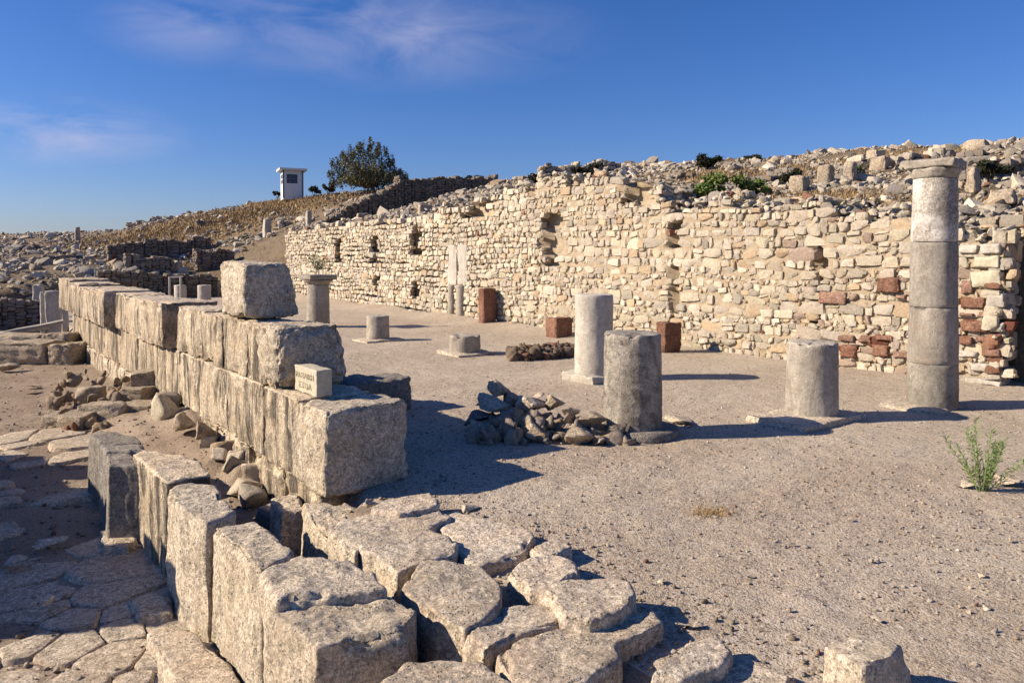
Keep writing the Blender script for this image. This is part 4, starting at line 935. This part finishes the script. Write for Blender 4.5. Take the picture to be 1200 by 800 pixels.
# rubble over the slopes
def hill_rubble(n, y0, y1, s0, s1, label, umin=-150, umax=1350, prot=CHUNK, dens=.0, pw=1.6):
    Y_ = y0*(y1/y0)**RNG.random(n); u = RNG.uniform(umin, umax, n); x = (u-600)/F*Y_; s, t = st((x, Y_)); cl = fbm2(x, Y_, .45, 4, 55)
    k = (((t > 14.9) | (s > 42) | ((s > 24) & (t < 1.5)))) & (cl > RNG.uniform(-.35, .35, n)+dens); k &= (np.hypot(x-BK[0], (Y_-BK[1])*.7) > RNG.uniform(2.2, 3.4, n)); x, y = x[k], Y_[k]; n = len(x)
    dm = dry_mask(x, y); k = RNG.random(n) > dm*.8; x, y = x[k], y[k]
    a0 = atY(350, 273, 41.5); al = (x-a0[0])*T[0]+(y-a0[1])*T[1]; dn = (x-a0[0])*D[0]+(y-a0[1])*D[1]; k = ~((al > 0) & (al < 18) & (dn < .2) & (dn > -1.6)); x, y = x[k], y[k]; n = len(x)
    sz = (s0*(s1/s0)**(RNG.random(n)**pw))[:, None]*np.array([[1.25, 1., .72]])*RNG.uniform(.75, 1.25, (n, 3))
    P = np.stack([x, y, hill_z(x, y)+sz[:, 2]*.35], 1)
    A = scatter(prot, P, sz, RNG.uniform(0, 6.3, n), stone_cols(n, .008, (.46, .395, .305), .4, var=.26), None, .35); return tag(obj('rubble', A[0], A[1], M['masonry'], None, True, A[2]), label, 'rubble', kind='stuff')
hill_rubble(26000, 14, 34, .025, .12, 'pale rubble strewn over the slope above the back wall', 560, 1350)
hill_rubble(27000, 32, 80, .06, .24, 'pale rubble strewn over the far slopes', -120, 1000)
hill_rubble(1500, 15, 34, .08, .19, 'larger tumbled stones on the slope above the back wall', 560, 1350, BOXY3, .1)
hill_rubble(1500, 34, 76, .15, .34, 'larger tumbled stones on the far slopes', -120, 900, BOXY3, .1)
hill_rubble(5200, 25, 42, .05, .18, 'stones scattered on the rising ground past the front wall', -120, 330)

# single standing blocks on the slope
def stand(u, vb, vt, w, Yd, label, m='rubble', name='standing_block', cat='stone block', dz=.15, ang=.0, tp=.85, depth=None):
    b = atY(u, vb, Yd); t_ = atY(u, vt, Yd); h = t_[2]-b[2]; hw = w/2*Yd/F; dd = depth or hw; a = TH+ang; ca, sa = math.cos(a), math.sin(a)
    lo = [np.array((b[0]+x*ca-y*sa, b[1]+x*sa+y*ca, b[2]-dz)) for x, y in ((-hw, -dd), (hw, -dd), (hw, dd), (-hw, dd))]
    hi = [np.array((b[0]+tp*(x*ca-y*sa), b[1]+tp*(x*sa+y*ca), t_[2])) for x, y in ((-hw, -dd), (hw, -dd), (hw, dd), (-hw, dd))]
    return tag(block(name, lo+hi, M[m], None, r=.05, amp=.03, chip=.08, n=12), label, cat)
stand(91, 292, 266, 6, 58, 'slim upright pillar on the left skyline', 'column', 'standing_stone', 'standing stone', 1.0)
stand(23, 312, 298, 4, 45, 'small upright stone in the rubble at the left edge', 'palecolumn', 'standing_stone', 'standing stone', .6)
stand(104, 334, 322, 9, 26, 'pale upright block on the far end of the front wall', 'palecolumn', dz=.5)
stand(112, 336, 315, 4, 27, 'thin pale post stone at the far end of the front wall', 'palecolumn', dz=.8)
stand(313, 270, 257, 9, 50, 'pale squared block above the earth bank', 'palecolumn', dz=.5)
stand(362, 262, 247, 7, 46, 'upright pale stone on the top left of the back wall', 'palecolumn', dz=.6)
for u, vb, vt, w, Y_, lb in ((553, 258, 238, 30, 28.5, 'pale block on the slope beside the shaded hollow of the back wall'), (580, 250, 241, 18, 26.5, 'small squared block right of the shaded hollow'), (936, 224, 206, 26, 19.5, 'squared dark sided block standing above the right part of the back wall'),
        (968, 226, 194, 20, 21, 'big block on the slope left of the shaded hollow near the tall column'), (1026, 196, 176, 20, 25, 'block standing highest on the skyline'), (1032, 205, 184, 26, 24, 'broad pale block just below the block on the skyline'), (997, 212, 190, 16, 21.5, 'upright block with dark shaded side left of the tall column'),
        (1140, 220, 196, 18, 17.5, 'pale upright block directly right of the capital'), (800, 232, 222, 36, 20, 'long grey block by the green shrub'), (1175, 232, 222, 34, 16, 'flat pale block on the slope at the right edge'), (1145, 178, 165, 30, 25, 'wide pale block on the skyline right of the capital'), (498, 256, 240, 18, 32, 'pale stone standing on the back wall under the dark wall'), (425, 262, 250, 14, 37, 'small stone standing on the left part of the back wall')):
    stand(u, vb, vt, w, Y_, lb, 'rubble', ang=RNG.uniform(-.3, .3), depth=w/2*Y_/F*.8)
# low walls, beams and blocks in the street beyond
for u0, u1, vb, vt, lb in ((-60, 52, 421, 402, 'rough low step of brown stone at the left edge of the street'), (54, 84, 424, 404, 'squared brown stone beside the gap at the front wall'), (-60, 46, 408, 392, 'flat stone course behind the low step'), (47, 80, 404, 391, 'pale squared stone on top of the brown stone by the gap')):
    a = atY(u0, vb, 17.6 if vt > 401 else 18.6); b = atY(u1, vb, 17.6 if vt > 401 else 18.6); hgt = (vb-vt)/F*18
    lo = [a-UP*.15, b-UP*.15, b+np.array((.1, .8, -.15)), a+np.array((.1, .8, -.15))]; block_ = block('low_block', lo+[q+UP*(hgt+.15) for q in lo], M['rubble'], None, r=.06, amp=.03, chip=.1, n=26); tag(block_, lb, 'stone block')
def beam(a, b, w, h, label, m='palecolumn'):
    a, b = np.array(a), np.array(b); d_ = (b-a)/np.linalg.norm(b-a); n_ = np.array((d_[1], -d_[0], 0))*w/2
    if n_[1] > 0: n_ = -n_
    lo = [a+n_, b+n_, b-n_, a-n_]; return tag(block('stone_beam', lo+[q+UP*h for q in lo], M[m], None, r=.03, amp=.01, chip=.03, n=16), label, 'stone beam')
beam(atY(-40, 402, 19.6), atY(76, 379, 20.4), .3, .12, 'long slanting pale stone beam over the low steps')
beam(atY(-40, 398, 21.0), atY(60, 386, 21.4), .4, .12, 'second pale stone beam lying behind the slanting one')
for i, (u, vb, vt, w, Y_, lb) in enumerate(((50, 386, 342, 4, 22, 'slim pale upright stone at the end of the brown wall'), (63, 385, 341, 15, 21.5, 'tall pale upright block before the gap by the front wall'), (76, 378, 345, 7, 22.5, 'narrow upright stone next to the front wall'), (45, 352, 333, 10, 27, 'pale stone tilted above the brown wall'))):
    stand(u, vb, vt, w, Y_, lb, 'palecolumn', dz=.3, tp=.95, ang=-.4)
# frame of two posts behind the wall top
fr = thing('wooden_frame', atY(204, 345, 34), 'thin frame of two posts and a rail before the dark terrace wall', 'frame')
for u in (199, 212): 
    q = atY(u, 350, 34); V, Q = lathe([(.0001, q[2]-.4), (.05, q[2]-.4), (.045, atY(u, 325, 34)[2]), (.0001, atY(u, 325, 34)[2])], (q[0], q[1], 0), 10, .002, 5); obj('post', V, Q, M['palecolumn'], fr)
a, b = atY(197, 326, 34), atY(214, 325, 34); obj('rail', np.array([a, b, b+UP*.08, a+UP*.08, a+[0, .08, 0], b+[0, .08, 0], b+[0, .08, .08], a+[0, .08, .08]]), [(0,1,2,3), (7,6,5,4), (0,4,5,1), (3,2,6,7), (0,3,7,4), (1,5,6,2)], M['palecolumn'], fr, False)
# fallen stones on top of the front wall
for u, v, w, h, z, lb in ((106, 335, 12, 6, 1.55, 'round pale stone on the far end of the front wall'), (117, 338, 10, 6, 1.55, 'small stone beside the round one on the front wall'), (207, 352, 12, 4, 1.48, 'flat chip on top of the front wall')):
    rock('loose_stone', u, v, w, h, z, M['palecolumn'], lb)

# ------------------------------------------------------------------ guard booth on the ridge
YB = 64.; pb = atY(342, 229, YB); px = YB/F
hb = thing('guard_booth', pb, 'small white guard booth with flat roof on the ridge', 'booth')
AH = .42                                                # the booth is turned so that its left side shows
cb, sb = math.cos(AH), math.sin(AH)
def hl(x, y, z): return np.array((pb[0]+x*cb-y*sb, pb[1]+x*sb+y*cb, pb[2]+z))
def hbox(name, x0, x1, y0, y1, z0, z1, m, parent=hb):
    V = [hl(x, y, z) for z in (z0, z1) for x, y in ((x0, y0), (x1, y0), (x1, y1), (x0, y1))]; return obj(name, V, [(3,2,1,0), (4,5,6,7), (0,1,5,4), (1,2,6,5), (2,3,7,6), (3,0,4,7)], M[m], parent, False)
hw, hd, hh = .82, .85, 2.05
hbox('wall', -hw, hw, -hd, hd, -.4, .95, 'white'); hbox('wall', -hw, hw, -hd, hd, 1.72, hh, 'white')
for x0, x1, y0, y1 in ((-hw, -hw+.28, -hd, -hd+.28), (hw-.45, hw, -hd, -hd+.28), (-hw, -hw+.28, hd-.28, hd), (hw-.28, hw, hd-.28, hd)): hbox('wall', x0, x1, y0, y1, .95, 1.72, 'white')
hbox('corner_post', -hw-.03, -hw+.08, -hd-.03, -hd+.08, -.3, hh-.01, 'frame'); hbox('corner_post', hw-.1, hw+.03, -hd-.03, -hd+.08, -.3, hh-.01, 'frame')
wn = hbox('window', -.52, .36, -hd+.09, -hd+.13, .955, 1.715, 'glass'); hbox('window_bar', -.26, -.2, -hd+.02, -hd+.08, .96, 1.71, 'frame'); hbox('window_bar', -.52, .36, -hd+.01, -hd+.07, 1.3, 1.36, 'frame')
wn = hbox('window', -hw+.1, -hw+.14, -.56, .56, .955, 1.715, 'glass'); hbox('window_bar', -hw+.02, -hw+.08, -.05, .05, .96, 1.71, 'white'); hbox('window_bar', -hw+.01, -hw+.07, -.56, .56, 1.28, 1.38, 'white')
hbox('roof', -hw-.32, hw+.32, -hd-.32, hd+.32, hh+.002, hh+.17, 'white')

# ------------------------------------------------------------------ vegetation
def leaves(centers, n, size, seed, aspect=2.6):
    """centers: list of (centre, radii); leaf-shaped faces through each clump's volume, denser towards its skin"""
    rg = np.random.default_rng(seed); wts = np.array([r[0]*r[1]*r[2] for _, r in centers])**.75; wts /= wts.sum(); k = rg.choice(len(centers), n, p=wts)
    d_ = rg.normal(0, 1, (n, 3)); d_ /= np.linalg.norm(d_, axis=1, keepdims=True); rad = rg.random(n)**.42*(1+.12*rg.normal(0, 1, n))
    C = np.array([c for c, _ in centers])[k]+d_*rad[:, None]*np.array([r for _, r in centers])[k]
    a = rg.normal(0, 1, (n, 3))+d_*.6; a /= np.linalg.norm(a, axis=1, keepdims=True); b = np.cross(a, rg.normal(0, 1, (n, 3))); b /= np.linalg.norm(b, axis=1, keepdims=True)
    s_ = size*rg.uniform(.6, 1.4, (n, 1)); V = np.stack([C-a*s_, C+b*s_/aspect, C+a*s_, C-b*s_/aspect], 1).reshape(-1, 3); return V, np.arange(n*4).reshape(-1, 4)
def limb(a, b, r0, r1, n=8, k=6, wob=.1, seed=0):
    a, b = np.array(a, float), np.array(b, float); L_ = np.linalg.norm(b-a); rg = np.random.default_rng(seed); o = rg.normal(0, wob*L_, 3); V = []
    ax = (b-a)/L_; u_ = np.cross(ax, (0.3, 1, .2)); u_ /= np.linalg.norm(u_); v_ = np.cross(ax, u_)
    for i in range(k+1):
        f = i/k; c = a+(b-a)*f+o*math.sin(f*math.pi); r = r0+(r1-r0)*f
        V += [c+(u_*math.cos(t_)+v_*math.sin(t_))*r for t_ in np.linspace(0, 2*math.pi, n, endpoint=False)]
    return np.array(V), np.array([(j*n+i, j*n+(i+1) % n, (j+1)*n+(i+1) % n, (j+1)*n+i) for j in range(k) for i in range(n)])
def jn(L_):
    off = 0; V, Q = [], []
    for v, q in L_: V.append(v); Q.append(q+off); off += len(v)
    return np.vstack(V), np.vstack(Q)
YT = 57.; m_ = YT/F; bt = atY(437, 224, YT)
tr = thing('tree', bt, 'lone wind swept bushy tree on the ridge beside the guard booth', 'tree')
cl = []
for u, v, ru, rv in ((399, 198, 10, 10), (410, 188, 11, 10), (424, 182, 11, 10), (440, 184, 11, 10), (452, 194, 11, 9), (463, 203, 11, 7), (420, 200, 15, 13), (438, 202, 14, 12), (400, 210, 10, 8), (412, 212, 12, 8), (452, 208, 15, 8), (430, 173, 5, 5), (443, 174, 4, 7), (412, 178, 4, 6), (470, 206, 7, 5), (392, 190, 4, 5), (422, 173, 3, 5), (434, 168, 3, 4), (450, 179, 4, 6), (459, 187, 3, 5), (402, 181, 3, 5), (389, 204, 5, 4), (428, 213, 14, 7), (444, 213, 12, 6), (476, 209, 5, 3), (394, 215, 7, 4)):
    for dy in ((-1.1, .9) if ru > 11 else (0.,)):
        c = atY(u, v, YT); cl.append((c+np.array((RNG.uniform(-.2, .2), dy+RNG.uniform(-.4, .4), RNG.uniform(-.1, .1))), (ru*m_*.88, ru*m_*.9, rv*m_*.88)))
        for _ in range(9):
            e = RNG.normal(0, 1, 3); e /= np.linalg.norm(e); cl.append((cl[-1][0]*0+c+e*np.array((ru*m_, ru*m_*.9, rv*m_))*RNG.uniform(.85, 1.25)+np.array((0, dy, 0)), (.12, .12, .26)))
V, Q = leaves(cl, 16000, .085, 5); obj('crown', V, Q, M['leaf'], tr, False)
lm = [limb(bt-UP*.4, bt+np.array((-.1, 0, .7)), .2, .16, seed=1)]
for i, (u, v) in enumerate(((405, 192), (418, 185), (432, 182), (446, 185), (458, 196), (425, 200), (412, 204), (398, 198), (444, 198))): lm.append(limb(bt+np.array((-.1+.04*i-.2, 0, .3)), atY(u, v, YT)+np.array((0, RNG.uniform(-.8, .8), 0)), .10, .02, seed=i+3))
V, Q = jn(lm); obj('trunk', V, Q, M['bark'], tr)
def shrub(u, v, w, h, Yd, label, m='darkleaf', n=1500, size=.07, name='shrub', grp=None):
    mm = Yd/F; b = atY(u, v, Yd); z = hz(b[0], b[1]); o = thing(name, b, label, 'shrub', grp); cl = []
    for _ in range(9): cl.append((b+np.array((RNG.uniform(-.5, .5)*w*mm*.75, RNG.uniform(-.4, .4)*w*mm*.6, h*mm*RNG.uniform(.25, .8))), (w*mm*RNG.uniform(.12, .25), w*mm*.2, h*mm*RNG.uniform(.18, .3))))
    V, Q = leaves(cl, n, size, int(u)); obj('foliage', V, Q, M[m], o, False)
    V, Q = jn([limb(b-UP*.2, c, .03, .01, 5, 4, seed=i) for i, (c, _) in enumerate(cl[:5])]); obj('stem', V, Q, M['bark'], o); return o
for a in ((368, 228, 16, 10, 60, 'small dark bush right of the guard booth'), (384, 226, 16, 12, 59, 'dark bush between the guard booth and the tree'), (325, 230, 10, 6, 66, 'tiny bush left of the guard booth'), (556, 212, 22, 7, 50, 'low dark bush on the high dark wall'),
          (636, 216, 34, 14, 30, 'dark cushion shrub on the skyline left of the broken wall'), (686, 208, 38, 16, 29, 'dark shrub on the skyline behind the broken wall'), (747, 240, 40, 26, 20.8, 'dark foliage standing in for the shaded notch at the top of the back wall'), (829, 200, 34, 18, 29, 'dark round shrub on the skyline above the green shrub'),  # notch entry is dark foliage added as the shade of the notch
          (925, 216, 28, 20, 20.5, 'dark shrub beside the squared block above the wall'), (1160, 205, 40, 16, 19, 'dark shrub under the terrace wall on the right'), (566, 254, 30, 18, 28, 'dark foliage standing in for shade in the hollow at the top of the back wall'), (882, 188, 22, 6, 31, 'low dark shrub on the skyline right of the round one')): shrub(*a)  # hollow entry is dark foliage added to make the hollow's shade
shrub(842, 232, 60, 28, 19.5, 'bright green shrub growing above the back wall', 'shrubleaf', 2600, .06)
shrub(886, 230, 36, 20, 19.3, 'smaller green shrub right of the bright green one', 'shrubleaf', 1200, .05)
shrub(963, 252, 22, 12, 16.4, 'small olive green shrub on the back wall top', 'leaf', 600, .05)
shrub(1000, 206, 22, 12, 22, 'small green shrub between the blocks on the slope', 'shrubleaf', 500, .05)
def sprig(u, v, z, w, h, label, n=7, m='plantleaf', ls=.03, parent_name='plant', Yd=None, lean=.35):
    b = at(u, v, z) if Yd is None else np.array(atY(u, v, Yd)); mm = b[1]/F; o = thing(parent_name, b, label, 'plant'); st_, lv = [], []; rg = np.random.default_rng(int(u))
    for i in range(n):
        f = (i/(n-1)-.5) if n > 1 else 0; tip = b+np.array((f*w*mm+rg.normal(0, .03*w*mm), rg.normal(0, .25*w*mm), h*mm*(1-.55*abs(f+.15))*rg.uniform(.75, 1)))
        r0 = b+np.array((f*.15*w*mm, 0, -.02)); st_.append(limb(r0, tip, .005, .002, 5, 6, .04, i))
        nl = int(np.linalg.norm(tip-r0)/.0065); c = np.linspace(.12, 1.0, nl)[:, None]; P = r0+(tip-r0)*c+0
        d_ = rg.normal(0, 1, (nl, 3)); d_[:, 2] = np.abs(d_[:, 2])*.6+.5; d_ /= np.linalg.norm(d_, axis=1, keepdims=True); s_ = ls*rg.uniform(.7, 1.3, (nl, 1)); q = np.cross(d_, rg.normal(0, 1, (nl, 3))); q /= np.linalg.norm(q, axis=1, keepdims=True)
        lv.append(np.stack([P, P+d_*s_+q*s_*.14, P+d_*s_*2, P+d_*s_-q*s_*.14], 1).reshape(-1, 3))
    V, Q = jn(st_); obj('stem', V, Q, M['plantleaf'] if m == 'plantleaf' else M['bark'], o); V = np.vstack(lv); obj('leaves', V, np.arange(len(V)).reshape(-1, 4), M[m], o, False); return o
sprig(1152, 574, 0, 78, 84, 'green feathery plant growing from the gravel at the right', 12, ls=.031)
q = sprig(373, 318, 0, 20, 20, 'little weed growing on the far left capital', 6, 'shrubleaf', .05, 'weed', Yd=pcol[1]); q.location[2] += 0
sprig(912, 412, 0, 12, 9, 'tiny green weed at the foot of the back wall', 6, 'shrubleaf', .03, 'weed')
# dry grass
def grass(n, pts, label, s0=.18):
    V = []; 
    for (u, v, Yd, rx, ry) in pts:
        c = atY(u, v, Yd); m2 = n//len(pts); x = c[0]+RNG.normal(0, rx*.55, m2); y = c[1]+RNG.normal(0, ry*.55, m2); s, t = st((x, y)); k = (t > 15) | (s > 42); x, y = x[k], y[k]; z = hill_z(x, y); m2 = len(x)
        b = np.stack([x, y, z-.02], 1); d_ = np.stack([RNG.normal(0, .5, m2), RNG.normal(0, .5, m2), np.ones(m2)], 1)*s0*RNG.uniform(.5, 1.3, (m2, 1)); w = RNG.normal(0, 1, (m2, 3)); w[:, 2] = 0; w *= .02*(Yd/40); V.append(np.stack([b-w, b+w, b+d_], 1).reshape(-1, 3))
    V = np.vstack(V); return tag(obj('dry_grass', V, np.arange(len(V)).reshape(-1, 3), M['drygrass'], None, False), label, 'grass', kind='stuff')
grass(14000, ((240, 262, 58, 7, 6), (180, 268, 60, 6, 5), (300, 250, 62, 5, 4), (400, 236, 58, 8, 4),(180, 305, 46, 4, 2)), 'dried golden grass on the far left slope', .3)
grass(9000, ((820, 205, 26, 3, 2), (1130, 240, 16.5, 2.5, 1.2), (1060, 178, 26, 3, 2), (900, 200, 25, 3, 2), (700, 215, 26, 3, 2), (960, 225, 18.5, 2, 1)), 'dried grass on the slope above the back wall', .15)
c = at(834, 600, 0); n = 700; x = c[0]+RNG.normal(0, .10, n); y = c[1]+RNG.normal(0, .07, n); b = np.stack([x, y, ground_z(x, y)-.005], 1); d_ = np.stack([RNG.normal(0, .6, n), RNG.normal(0, .6, n), np.ones(n)], 1)*.03; w = RNG.normal(0, 1, (n, 3))*.003; w[:, 2] = 0
V = np.stack([b-w, b+w, b+d_], 1).reshape(-1, 3); tag(obj('dry_tuft', V, np.arange(len(V)).reshape(-1, 3), M['drygrass'], None, False), 'small orange tuft of dead grass on the open gravel', 'grass tuft', kind='stuff')
